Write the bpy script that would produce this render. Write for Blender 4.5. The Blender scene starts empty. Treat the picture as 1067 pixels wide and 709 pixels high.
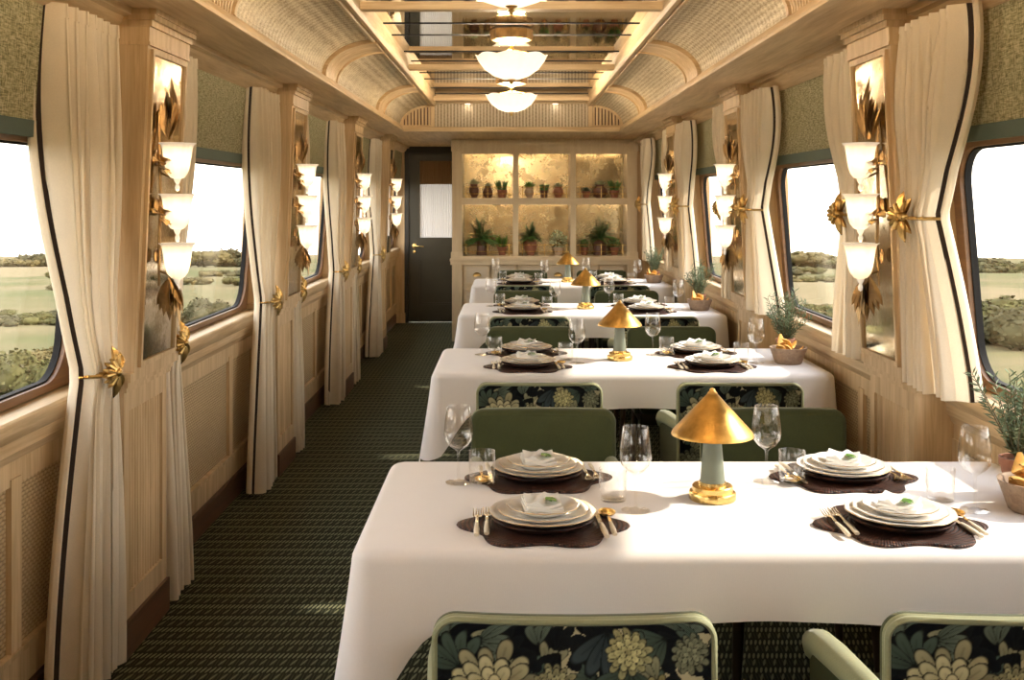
import bpy, bmesh, math, random
import numpy as np
from mathutils import Vector, Matrix, noise as mnoise

random.seed(7)
SC = bpy.context.scene
COL = SC.collection
PI = math.pi

# ------------------------------------------------------------------ camera
F = 1100.0
cam_d = bpy.data.cameras.new('camera')
cam = bpy.data.objects.new('camera', cam_d)
COL.objects.link(cam)
cam.location = (0, 0, 1.5)
cam.rotation_euler = (PI / 2, 0, 0)
cam_d.sensor_width = 36
cam_d.lens = F / 1067 * 36
cam_d.shift_x = 0.0005
cam_d.shift_y = -(354.5 - 206) / 1067
cam_d.clip_start = 0.05
cam_d.clip_end = 3000
SC.camera = cam
SC.view_settings.view_transform = 'Standard'
SC.view_settings.look = 'None'
SC.view_settings.gamma = 1
SC.view_settings.use_curve_mapping = False
SC.view_settings.exposure = 0.0
cy = SC.cycles
cy.max_bounces = 10
cy.diffuse_bounces = 6
cy.glossy_bounces = 5
cy.transparent_max_bounces = 16
cy.caustics_reflective = False
cy.caustics_refractive = False
cy.sample_clamp_indirect = 6
cy.use_denoising = True

# ------------------------------------------------------------------ node helpers
class S:
    """A socket with arithmetic."""
    def __init__(s, m, sock): s.m, s.k = m, sock
    def _op(s, op, o=None, rev=False, clamp=False):
        n = s.m.nt.nodes.new('ShaderNodeMath'); n.operation = op; n.use_clamp = clamp
        a = [s, o] if not rev else [o, s]
        for i, v in enumerate(a):
            if v is None: continue
            if isinstance(v, S): s.m.nt.links.new(v.k, n.inputs[i])
            else: n.inputs[i].default_value = v
        return S(s.m, n.outputs[0])
    def __add__(s, o): return s._op('ADD', o)
    def __radd__(s, o): return s._op('ADD', o)
    def __sub__(s, o): return s._op('SUBTRACT', o)
    def __rsub__(s, o): return s._op('SUBTRACT', o, True)
    def __mul__(s, o): return s._op('MULTIPLY', o)
    def __rmul__(s, o): return s._op('MULTIPLY', o)
    def __truediv__(s, o): return s._op('DIVIDE', o)
    def sin(s): return s._op('SINE')
    def abs(s): return s._op('ABSOLUTE')
    def floor(s): return s._op('FLOOR')
    def frac(s): return s._op('FRACT')
    def lt(s, o): return s._op('LESS_THAN', o)
    def gt(s, o): return s._op('GREATER_THAN', o)
    def mod(s, o): return s._op('FLOORED_MODULO', o)
    def pw(s, o): return s._op('POWER', o)
    def clamp(s): return s._op('ADD', 0.0, clamp=True)
    def maxi(s, o): return s._op('MAXIMUM', o)
    def mini(s, o): return s._op('MINIMUM', o)

class Mat:
    def __init__(s, name):
        s.mat = bpy.data.materials.new(name); s.mat.use_nodes = True
        s.nt = s.mat.node_tree; s.nt.nodes.clear()
        s.out = s.nt.nodes.new('ShaderNodeOutputMaterial')
    def new(s, t): return s.nt.nodes.new(t)
    def put(s, sock, v):
        if isinstance(v, S): s.nt.links.new(v.k, sock)
        elif isinstance(v, bpy.types.NodeSocket): s.nt.links.new(v, sock)
        elif v is not None:
            if isinstance(v, (tuple, list)) and len(v) == 3 and sock.type == 'RGBA': v = (*v, 1)
            sock.default_value = v
    def obj(s):
        n = s.new('ShaderNodeTexCoord'); return S(s, n.outputs['Object'])
    def xyz(s, vec=None):
        n = s.new('ShaderNodeSeparateXYZ'); s.put(n.inputs[0], vec or s.obj())
        return S(s, n.outputs[0]), S(s, n.outputs[1]), S(s, n.outputs[2])
    def vec(s, x, y, z):
        n = s.new('ShaderNodeCombineXYZ')
        for i, v in enumerate((x, y, z)): s.put(n.inputs[i], v)
        return S(s, n.outputs[0])
    def map(s, scale, vec=None):
        n = s.new('ShaderNodeMapping'); s.put(n.inputs['Vector'], vec or s.obj()); n.inputs['Scale'].default_value = scale
        return S(s, n.outputs[0])
    def noise(s, scale, vec=None, detail=3, rough=.5, dist=0):
        n = s.new('ShaderNodeTexNoise'); s.put(n.inputs['Vector'], vec or s.obj())
        n.inputs['Scale'].default_value = scale; n.inputs['Detail'].default_value = detail
        n.inputs['Roughness'].default_value = rough; n.inputs['Distortion'].default_value = dist
        return S(s, n.outputs[0])
    def ramp(s, fac, stops):
        n = s.new('ShaderNodeValToRGB'); s.put(n.inputs[0], fac)
        e = n.color_ramp.elements
        while len(e) < len(stops): e.new(.5)
        for i, (p, c) in enumerate(stops):
            e[i].position = p; e[i].color = (*c, 1) if len(c) == 3 else c
        return S(s, n.outputs[0])
    def mix(s, fac, a, b):
        n = s.new('ShaderNodeMix'); n.data_type = 'RGBA'
        s.put(n.inputs[0], fac); s.put(n.inputs[6], a); s.put(n.inputs[7], b)
        return S(s, n.outputs[2])
    def bump(s, h, strength=.3, dist=.002):
        n = s.new('ShaderNodeBump'); s.put(n.inputs['Height'], h)
        n.inputs['Strength'].default_value = strength; n.inputs['Distance'].default_value = dist
        return S(s, n.outputs[0])
    def pbsdf(s, color, rough=.5, metal=0., normal=None, **kw):
        n = s.new('ShaderNodeBsdfPrincipled')
        s.put(n.inputs['Base Color'], color); s.put(n.inputs['Roughness'], rough); s.put(n.inputs['Metallic'], metal)
        if normal is not None: s.put(n.inputs['Normal'], normal)
        for k, v in kw.items(): s.put(n.inputs[k.replace('_', ' ')], v)
        return n.outputs[0]
    def mixs(s, fac, a, b):
        n = s.new('ShaderNodeMixShader'); s.put(n.inputs[0], fac); s.put(n.inputs[1], a); s.put(n.inputs[2], b)
        return n.outputs[0]
    def end(s, sh):
        s.nt.links.new(sh, s.out.inputs['Surface']); return s.mat

def simple(name, color, rough=.5, metal=0., var=.06, nscale=30, bump=0., **kw):
    m = Mat(name)
    n = m.noise(nscale)
    c2 = tuple(min(1, c * (1 + var)) for c in color); c1 = tuple(c * (1 - var) for c in color)
    col = m.ramp(n, [(.3, c1), (.7, c2)])
    nm = m.bump(n, bump, .001) if bump else None
    return m.end(m.pbsdf(col, rough, metal, nm, **kw))

def wood(name, c1, c2, axis, rough=.55, sc=1.0, c3=None):
    """Grain running along axis (0 x, 1 y, 2 z)."""
    m = Mat(name)
    k = [14 * sc] * 3; k[axis] = 1.1 * sc
    v = m.map(k)
    n1 = m.noise(1.6, v, 5, .62, .6)
    k2 = [120 * sc] * 3; k2[axis] = 4 * sc
    n2 = m.noise(1.5, m.map(k2), 2, .5)
    f = n1 * .75 + n2 * .25
    col = m.ramp(f, [(.32, c1), (.5, tuple((a + b) / 2 for a, b in zip(c1, c2))), (.66, c2)])
    return m.end(m.pbsdf(col, rough, 0, m.bump(f, .12, .002)))

OAK1, OAK2 = (.43, .285, .14), (.70, .525, .31)
M = {}
M['oak_y'] = wood('oak_grain_along', OAK1, OAK2, 1)
M['oak_x'] = wood('oak_grain_across', OAK1, OAK2, 0)
M['oak_z'] = wood('oak_grain_upright', OAK1, OAK2, 2)
M['brown_y'] = wood('brown_skirting_wood', (.085, .040, .019), (.145, .072, .035), 1, .45)
M['frame_wood'] = wood('brown_window_wood', (.13, .062, .026), (.24, .125, .055), 1, .4)
M['dark_wood'] = wood('dark_chair_leg_wood', (.03, .018, .01), (.06, .035, .02), 2, .4)
M['bowl_wood'] = wood('turned_bowl_wood', (.20, .125, .075), (.36, .25, .16), 0, .6, 3)
M['rubber'] = simple('black_gasket_rubber', (.008, .008, .009), .9)

def cane(name, ca, cb, cc, du, dv, axes, bstr=.5):
    """Woven cane: staggered little hollows."""
    m = Mat(name)
    p = m.xyz()
    u, v = p[axes[0]], p[axes[1]]
    row = (v / dv).floor()
    uu = u / du + row.mod(2.0) * .5
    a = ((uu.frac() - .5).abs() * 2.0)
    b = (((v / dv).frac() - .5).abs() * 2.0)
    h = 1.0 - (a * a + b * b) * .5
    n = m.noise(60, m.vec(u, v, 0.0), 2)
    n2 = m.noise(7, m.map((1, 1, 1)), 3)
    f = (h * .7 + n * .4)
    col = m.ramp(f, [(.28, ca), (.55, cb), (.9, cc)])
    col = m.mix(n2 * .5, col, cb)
    return m.end(m.pbsdf(col, .6, 0, m.bump(h, bstr, .003)))
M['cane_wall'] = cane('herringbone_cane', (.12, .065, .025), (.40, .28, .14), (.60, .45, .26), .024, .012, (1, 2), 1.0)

def cove_cane():
    m = Mat('ceiling_cane')
    x, y, z = m.xyz()
    n = m.noise(1.0, m.vec(y * 55.0, x * 260.0, z * 260.0), 2)
    n2 = m.noise(1.0, m.vec(y * 9.0, x * 30.0, z * 40.0), 3)
    w = ((y / .055).frac() - .5).abs() * 2.0
    w2 = ((x / .030 - z / .04).frac() - .5).abs() * 2.0
    f = n * .55 + n2 * .25 + w * .12 + w2 * .14
    col = m.ramp(f, [(.34, (.27, .19, .10)), (.5, (.50, .40, .25)), (.66, (.74, .65, .47))])
    return m.end(m.pbsdf(col, .6, 0, m.bump(f, .35, .003)))
M['cane_cove'] = cove_cane()
def end_cane():
    m = Mat('end_panel_cane')
    x, y, z = m.xyz()
    w = ((x / .030).frac() - .5).abs() * 2.0
    w2 = ((z / .012 + (x / .030).floor() * .5).frac() - .5).abs() * 2.0
    n = m.noise(90)
    f = w * .45 + w2 * .25 + n * .4
    col = m.ramp(f, [(.28, (.14, .10, .06)), (.5, (.40, .32, .21)), (.8, (.62, .53, .39))])
    return m.end(m.pbsdf(col, .6, 0, m.bump(f, .5, .003)))
M['cane_end'] = end_cane()

def carpet():
    m = Mat('dashed_green_carpet')
    x, y, z = m.xyz()
    P = .104
    t = (y / P).frac()
    def dash(lo, hi, du, fill, slant):
        v = (t - lo) / (hi - lo)
        inr = v.gt(0.0) * v.lt(1.0)
        e = 1.0 - ((v - .5).abs() * 2.0).pw(2.0)
        u = ((x / du - v * slant).frac() - .5).abs() * 2.0
        return inr * ((fill * (e * .5 + .5) - u) * 6.0).clamp()
    a = dash(.02, .40, .0150, .62, .7)
    b = dash(.52, .96, .0330, .34, .45)
    b2 = dash(.52, .96, .0110, .35, .3) * .22
    n = m.noise(220, None, 2); n2 = m.noise(2.0)
    f = (a.maxi(b * .8).maxi(b2)) * (n * .7 + .55)
    dark = m.mix(n, (.010, .012, .005), (.026, .029, .013))
    lite = m.mix(n2, (.22, .225, .13), (.28, .28, .165))
    col = m.mix(f.clamp(), dark, lite)
    return m.end(m.pbsdf(col, .95, 0, m.bump(f + n * .4, .5, .004), Specular_IOR_Level=.15))
M['carpet'] = carpet()

def fabric(name, c, rough=.9, sc=900, var=.15, transl=0., sheen=0., bstr=.25, axes=(1, 2), wv=.06):
    m = Mat(name)
    p = m.xyz()
    u, v = p[axes[0]] * float(sc), p[axes[1]] * float(sc)
    w = (u.sin() * v.sin())
    n = m.noise(14, None, 4); n3 = m.noise(240, None, 2)
    f = w * wv + n * .35 + n3 * .4
    col = m.ramp(f, [(.2, tuple(k * (1 - var) for k in c)), (.6, tuple(min(1, k * (1 + var * .6)) for k in c))])
    sh = m.pbsdf(col, rough, 0, m.bump(f, bstr, .0015), Sheen_Weight=sheen, Sheen_Roughness=.4)
    if transl:
        t = m.new('ShaderNodeBsdfTranslucent'); m.put(t.inputs[0], col)
        sh = m.mixs(transl, sh, t.outputs[0])
    return m.end(sh)
M['curtain'] = fabric('cream_linen', (.85, .755, .60), .9, 2200, .08, .25, 0, .12)
M['lining'] = fabric('brown_lining', (.035, .022, .016), .9, 700)
M['blind'] = None
def blind():
    m = Mat('olive_blind_weave')
    x, y, z = m.xyz()
    n = m.noise(1.0, m.vec(0.0, y * 28.0, z * 260.0), 2)
    n2 = m.noise(1.0, m.vec(0.0, y * 260.0, z * 28.0), 2)
    n3 = m.noise(120)
    f = n * .4 + n2 * .35 + n3 * .3
    col = m.ramp(f, [(.42, (.17, .155, .075)), (.52, (.40, .37, .21)), (.62, (.64, .58, .38))])
    sh = m.pbsdf(col, .9, 0, m.bump(f, .5, .003))
    t = m.new('ShaderNodeBsdfTranslucent'); m.put(t.inputs[0], col)
    return m.end(m.mixs(.25, sh, t.outputs[0]))
M['blind'] = blind()
M['blind_band'] = fabric('teal_blind_band', (.09, .125, .10), .8, 700)
M['cloth'] = fabric('white_table_linen', (.84, .80, .775), .85, 1500, .03, 0, .1, .08, (0, 1))
M['napkin'] = fabric('white_napkin_linen', (.86, .84, .79), .9, 1500, .05, .1)
M['velvet'] = fabric('green_velvet', (.045, .055, .014), .85, 500, .25, 0, .15, .1, (1, 2), 0.0)
M['piping'] = fabric('sage_piping_and_lit_velvet', (.27, .285, .16), .7, 700, .15, 0, .2)  # piping tone, reused on the armrests as velvet with light painted in

def brass(name, c, rough, var=.25, nsc=18, bstr=.05):
    m = Mat(name)
    n = m.noise(nsc, None, 5, .6)
    col = m.ramp(n, [(.3, tuple(k * (1 - var) for k in c)), (.7, tuple(min(1, k * (1 + var)) for k in c))])
    r = n * .25 + (rough - .1)
    return m.end(m.pbsdf(col, r, 1., m.bump(m.noise(nsc * 10), bstr, .001)))
M['brass'] = brass('polished_brass', (.72, .50, .18), .25)
M['aged_brass'] = brass('brushed_antique_brass', (.50, .30, .085), .38, .3, 26)
M['bronze'] = brass('dark_bronze', (.26, .17, .08), .35, .4)
M['gold_leaf'] = brass('old_gold', (.50, .34, .13), .28, .3, 30)
M['silver'] = brass('champagne_silver', (.70, .62, .48), .22, .1)
M['handle'] = simple('ivory_handle', (.62, .54, .40), .3)
M['teal_glaze'] = simple('sage_teal_glaze', (.19, .21, .155), .35, 0, .08, 12)
M['porcelain'] = simple('white_porcelain', (.82, .80, .76), .12, 0, .02, 10)
M['gold_rim'] = brass('gilt_rim', (.40, .30, .18), .3)

def mirror(name, tint, rlo, rhi, mot, sc=9):
    m = Mat(name)
    n = m.noise(sc, None, 6, .65)
    n2 = m.noise(sc * 14, None, 2)
    f = n * .75 + n2 * .25
    col = m.ramp(f, [(.40, mot), (.56, tint)])
    r = m.ramp(f, [(.40, (rhi,) * 3), (.60, (rlo,) * 3)])
    return m.end(m.pbsdf(col, r, 1.))
M['old_mirror'] = mirror('foxed_mirror', (.80, .68, .47), .04, .18, (.55, .40, .20), 6)
M['ceiling_mirror'] = mirror('smoked_ceiling_mirror', (.62, .55, .42), .015, .04, (.55, .48, .36), 3)
M['cabinet_mirror'] = mirror('gilded_cabinet_mirror', (.44, .365, .22), .12, .34, (.36, .285, .16), 5)

def clear(name, tint, gloss_r=.0, fmin=.04, blend=.35, fmax=.85):
    """Thin clear glass: transparent with fresnel gloss."""
    m = Mat(name)
    lw = m.new('ShaderNodeLayerWeight'); lw.inputs[0].default_value = blend
    f = S(m, lw.outputs['Facing'])
    fac = f.pw(2.6) * (fmax - fmin) + fmin
    t = m.new('ShaderNodeBsdfTransparent'); m.put(t.inputs[0], tint)
    g = m.new('ShaderNodeBsdfGlossy'); m.put(g.inputs[0], (1, 1, 1)); g.inputs['Roughness'].default_value = gloss_r
    return m.end(m.mixs(fac, t.outputs[0], g.outputs[0]))
M['glass'] = clear('clear_drinking_glass', (.992, .988, .982), .0, .035, .45, .75)
M['pane'] = clear('window_glass', (.98, .98, .97), .0, .03, .3, .35)

def glow(name, c, e, strength, rough=.4, fl=0, tr=0):
    m = Mat(name)
    col = c
    if fl:
        col = m.mix(m.noise(40), c, tuple(k * .9 for k in c))
    sh = m.pbsdf(col, rough, 0, None, Emission_Color=e, Emission_Strength=strength)
    if tr:
        t = m.new('ShaderNodeBsdfTranslucent'); m.put(t.inputs[0], col); sh = m.mixs(tr, sh, t.outputs[0])
    return m.end(sh)
M['opal'] = glow('opal_bowl_glass', (.88, .84, .77), (1, .86, .68), .20, .3, 1, .14)
M['tulip'] = glow('frosted_tulip_glass', (.86, .82, .74), (1, .86, .68), .18, .3, 1, .6)
M['tulip_clear'] = glow('frosted_leaf_glass', (.80, .76, .68), (1, .85, .65), .15, .2, 1)
M['bulb'] = glow('lamp_bulb', (1, .9, .7), (1, .78, .52), 26)
M['led'] = glow('warm_led_strip', (1, .9, .7), (1, .82, .58), 5.0)
M['downlight'] = glow('downlight_lens', (1, .95, .85), (1, .88, .7), 3)

M['terracotta'] = simple('terracotta', (.34, .145, .085), .8, 0, .18, 18, .2)
M['brown_clay'] = simple('brown_glazed_clay', (.14, .062, .038), .45, 0, .2, 14, .1)
M['pale_clay'] = simple('pale_clay', (.55, .42, .30), .75, 0, .15, 18, .2)
M['soil'] = simple('potting_soil', (.03, .02, .013), .95, 0, .4, 60, .8)
M['leaf'] = simple('dark_green_leaf', (.10, .22, .055), .5, 0, .5, 8)
M['leaf_grey'] = simple('rosemary_leaf', (.12, .17, .095), .6, 0, .4, 20)
M['leaf_bright'] = simple('bright_green_leaf', (.12, .26, .04), .5, 0, .35, 15)
M['leaf_pale'] = simple('pale_variegated_leaf', (.45, .50, .32), .6, 0, .3, 25)
M['twig'] = simple('green_twig', (.10, .085, .04), .8)
M['bread'] = simple('bread_crust', (.75, .42, .10), .7, 0, .3, 25, .4)
M['door_green'] = simple('dark_olive_door_paint', (.040, .036, .022), .35, 0, .08, 6)
M['door_frame'] = simple('black_brown_door_frame', (.016, .013, .009), .4)
M['cab_z'] = wood('pale_cabinet_oak', (.66, .53, .34), (.79, .67, .47), 2)
M['cab_x'] = wood('pale_cabinet_oak_across', (.66, .53, .34), (.79, .67, .47), 0)
M['drawer_face'] = wood('pale_drawer_wood', (.62, .52, .38), (.75, .66, .52), 0)

def placemat_mat():
    m = Mat('dark_woven_placemat')
    x, y, z = m.xyz()
    r = (x * x + y * y * 1.4).pw(.5)
    ring = ((r / .0105).frac() - .5).abs() * 2.0
    n0 = m.new('ShaderNodeMath'); n0.operation = 'ARCTAN2'; m.put(n0.inputs[0], y); m.put(n0.inputs[1], x)
    a = S(m, n0.outputs[0])
    tick = ((a * 26.0 + (r / .0105).floor() * 1.7).frac() - .5).abs() * 2.0
    n = m.noise(80)
    h = (1.0 - ring * ring) * .6 + (1.0 - tick) * .4
    f = h * .7 + n * .4
    col = m.ramp(f, [(.3, (.002, .001, .001)), (.62, (.014, .004, .0025)), (.92, (.13, .048, .026))])
    return m.end(m.pbsdf(col, .5, 0, m.bump(h, .9, .003), Specular_IOR_Level=.2))
M['placemat'] = placemat_mat()

def floral_mat():
    m = Mat('floral_tapestry')
    at = m.new('ShaderNodeAttribute'); at.attribute_name = 'pattern'
    x, y, z = m.xyz()
    w = ((x * 1800.0).sin() * (z * 1800.0).sin())
    n = m.noise(500)
    col = m.mix(((w * .25 + n * .5)).clamp() * .35, S(m, at.outputs[0]), (.004, .005, .006))
    return m.end(m.pbsdf(col, .85, 0, m.bump(w + n, .3, .001), Specular_IOR_Level=.08))
M['floral'] = floral_mat()

# ------------------------------------------------------------------ mesh helper
class MB:
    def __init__(s): s.v, s.f, s.mi, s.cur = [], [], [], 0
    def mat(s, i): s.cur = i; return s
    def face(s, idx): s.f.append(tuple(idx)); s.mi.append(s.cur)
    def addv(s, p): s.v.append(tuple(p)); return len(s.v) - 1
    def hexa(s, p):
        """8 corners: bottom ring 0-3, top ring 4-7."""
        b = len(s.v); s.v += [tuple(q) for q in p]
        for q in ((3, 2, 1, 0), (4, 5, 6, 7), (0, 1, 5, 4), (1, 2, 6, 5), (2, 3, 7, 6), (3, 0, 4, 7)):
            s.face([b + i for i in q])
        return s
    def box(s, x0, x1, y0, y1, z0, z1):
        return s.hexa([(x0, y0, z0), (x1, y0, z0), (x1, y1, z0), (x0, y1, z0), (x0, y0, z1), (x1, y0, z1), (x1, y1, z1), (x0, y1, z1)])
    def rbox(s, x0, x1, y0, y1, z0, z1, r=.01, seg=3, mtx=None):
        bm = bmesh.new(); bmesh.ops.create_cube(bm, size=1)
        for v in bm.verts:
            v.co = Vector(((x0 + x1) / 2 + v.co.x * (x1 - x0), (y0 + y1) / 2 + v.co.y * (y1 - y0), (z0 + z1) / 2 + v.co.z * (z1 - z0)))
        bmesh.ops.bevel(bm, geom=bm.edges[:], offset=r, segments=seg, profile=.5, affect='EDGES')
        return s.bm(bm, mtx)
    def bm(s, bm, mtx=None):
        b = len(s.v); bm.verts.index_update()
        for v in bm.verts: s.v.append(tuple(mtx @ v.co if mtx else v.co))
        for f in bm.faces: s.face([b + v.index for v in f.verts])
        bm.free(); return s
    def grid(s, fn, nu, nv, cu=False, cv=False):
        b = len(s.v); mu = nu if cu else nu + 1; mv = nv if cv else nv + 1
        for i in range(mu):
            for j in range(mv): s.v.append(tuple(fn(i / nu, j / nv)))
        for i in range(nu):
            for j in range(nv):
                i2, j2 = (i + 1) % mu, (j + 1) % mv
                s.face((b + i * mv + j, b + i2 * mv + j, b + i2 * mv + j2, b + i * mv + j2))
        return s
    def lathe(s, prof, seg=24, c=(0, 0, 0), wob=None, mtx=None, capb=False, capt=False):
        """prof: (r, z) list going up outside."""
        b = len(s.v); n = len(prof)
        for i in range(seg):
            a = 2 * PI * i / seg
            for (r, z) in prof:
                k = wob(a, r, z) if wob else 1.0
                p = Vector((r * k * math.cos(a), r * k * math.sin(a), z))
                if mtx: p = mtx @ p
                s.v.append((p.x + c[0], p.y + c[1], p.z + c[2]))
        for i in range(seg):
            i2 = (i + 1) % seg
            for j in range(n - 1):
                s.face((b + i * n + j, b + i2 * n + j, b + i2 * n + j + 1, b + i * n + j + 1))
        if capb: s.face([b + i * n for i in range(seg)][::-1])
        if capt: s.face([b + i * n + n - 1 for i in range(seg)])
        return s
    def tube(s, pts, rad, seg=8, flat=1.0, cap=True):
        pts = [Vector(p) for p in pts]; n = len(pts); b = len(s.v)
        rads = rad if isinstance(rad, (list, tuple)) else [rad] * n
        up = None
        for i, p in enumerate(pts):
            t = (pts[min(i + 1, n - 1)] - pts[max(i - 1, 0)]).normalized()
            if up is None:
                up = Vector((0, 0, 1)) if abs(t.z) < .9 else Vector((1, 0, 0))
            a = t.cross(up).normalized(); up = a.cross(t).normalized()
            for k in range(seg):
                q = 2 * PI * k / seg
                s.v.append(tuple(p + a * math.cos(q) * rads[i] + up * math.sin(q) * rads[i] * flat))
        for i in range(n - 1):
            for k in range(seg):
                k2 = (k + 1) % seg
                s.face((b + i * seg + k, b + i * seg + k2, b + (i + 1) * seg + k2, b + (i + 1) * seg + k))
        if cap:
            s.face([b + k for k in range(seg)][::-1]); s.face([b + (n - 1) * seg + k for k in range(seg)])
        return s
    def prism(s, poly, fn0, fn1):
        """poly: 2-D outline; fn0/fn1 map a 2-D point to the two ends."""
        b = len(s.v); n = len(poly)
        for q in poly: s.v.append(tuple(fn0(*q)))
        for q in poly: s.v.append(tuple(fn1(*q)))
        for i in range(n): s.face((b + i, b + (i + 1) % n, b + n + (i + 1) % n, b + n + i))
        s.face([b + i for i in range(n)][::-1]); s.face([b + n + i for i in range(n)])
        return s
    def leaf(s, base, d, up, L, w, bend=.0, nseg=4, fold=.2):
        """A leaf blade with a midrib fold; d, up unit vectors."""
        base, d, up = Vector(base), Vector(d).normalized(), Vector(up)
        side = d.cross(up).normalized(); up = side.cross(d).normalized()
        b = len(s.v)
        for i in range(nseg + 1):
            t = i / nseg
            c = base + d * L * t * (1 - .25 * abs(bend) * t) - up * bend * L * t * t
            ww = w * math.sin(PI * min(1, (t * .92 + .06))) ** .8 if i < nseg else 0.0002
            s.v.append(tuple(c - side * ww + up * fold * ww)); s.v.append(tuple(c)); s.v.append(tuple(c + side * ww + up * fold * ww))
        for i in range(nseg):
            q = b + i * 3
            s.face((q, q + 1, q + 4, q + 3)); s.face((q + 1, q + 2, q + 5, q + 4))
        return s
    def build(s, name, mats, parent=None, smooth=40, fixn=True):
        me = bpy.data.meshes.new(name)
        me.from_pydata(s.v, [], s.f)
        if not isinstance(mats, (list, tuple)): mats = [mats]
        for m in mats: me.materials.append(m)
        if len(mats) > 1: me.polygons.foreach_set('material_index', s.mi)
        if fixn:
            bm = bmesh.new(); bm.from_mesh(me); bmesh.ops.recalc_face_normals(bm, faces=bm.faces[:]); bm.to_mesh(me); bm.free()
        if smooth:
            me.polygons.foreach_set('use_smooth', [True] * len(me.polygons))
            me.set_sharp_from_angle(angle=math.radians(smooth))
        o = bpy.data.objects.new(name, me); COL.objects.link(o)
        if parent is not None: o.parent = parent
        return o

def tag(o, label=None, cat=None, group=None, kind=None):
    if label: o['label'] = label
    if cat: o['category'] = cat
    if group: o['group'] = group
    if kind: o['kind'] = kind
    return o
def empty(name, loc=(0, 0, 0), rz=0, label=None, cat=None, group=None, kind=None, parent=None):
    o = bpy.data.objects.new(name, None); COL.objects.link(o)
    o.location = loc; o.rotation_euler = (0, 0, rz); o.empty_display_size = .05
    if parent is not None: o.parent = parent
    return tag(o, label, cat, group, kind)
def copy_tree(o, parent=None):
    c = o.copy(); COL.objects.link(c)
    if parent is not None: c.parent = parent
    for ch in list(KIDS.get(o.name, ())): copy_tree(ch, c)
    return c
KIDS = {}
def note(root):
    """Remember a prototype's children so that it can be copied."""
    def walk(o):
        KIDS[o.name] = [c for c in COL.objects if c.parent == o]
        for c in KIDS[o.name]: walk(c)
    walk(root); return root
class Proto:
    def __init__(s, root): s.root = note(root); s.used = False
    def put(s, loc, rz=0, label=None, group=None, sc=None, parent=None):
        o = s.root if not s.used else copy_tree(s.root)
        s.used = True
        o.location = loc; o.rotation_euler = (0, 0, rz)
        if sc: o.scale = (sc, sc, sc) if not isinstance(sc, tuple) else sc
        if label: o['label'] = label
        if group: o['group'] = group
        return o
# ------------------------------------------------------------------ room shell
OFF = {-1: 0.0, 1: 0.05}
YB, YE = -0.95, 12.65          # rear wall behind the camera, far wall with the door
def X(s, d): return s * d + OFF[s]
def PY(j): return 3.63 + 2.25 * (j - 1)
PH = .21                        # half width of a pilaster
def xw(z): return 1.43 - .09 * (z - .93) / 1.1
def xp(z): return 1.222 - .045 * (z - .93) / 1.1
SIDE = {-1: 'left', 1: 'right'}

def lbox(mb, s, xf, y0, y1, z0, z1, d0, d1):
    """A board that follows the leaning wall: d0..d1 is the depth (negative = into the room)."""
    p = []
    for z in (z0, z1):
        a, b = X(s, xf(z) + d0), X(s, xf(z) + d1)
        p += [(a, y0, z), (b, y0, z), (b, y1, z), (a, y1, z)]
    mb.hexa(p)
def sbox(mb, s, d0, d1, y0, y1, z0, z1):
    a, b = sorted((X(s, d0), X(s, d1))); mb.box(a, b, y0, y1, z0, z1)

# floor
mb = MB(); mb.box(-1.55, 1.60, YB, YE + .1, -.08, 0.0)
tag(mb.build('floor', M['carpet'], smooth=0), kind='structure')

wn = 0; tn = 0; windows = []
BAYS = {-1: list(range(-1, 5)), 1: list(range(-1, 4))}
def bay(s, j):
    y0 = PY(j) + PH; y1 = PY(j + 1) - PH
    if s < 0 and j == 4: y1 = YE - .02
    return y0, y1
def trim(kind_mb, mats, name=None, smooth=30):
    global tn
    tn += 1
    return tag(kind_mb.build('trim_%d' % tn, mats, smooth=smooth), kind='structure')

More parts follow.
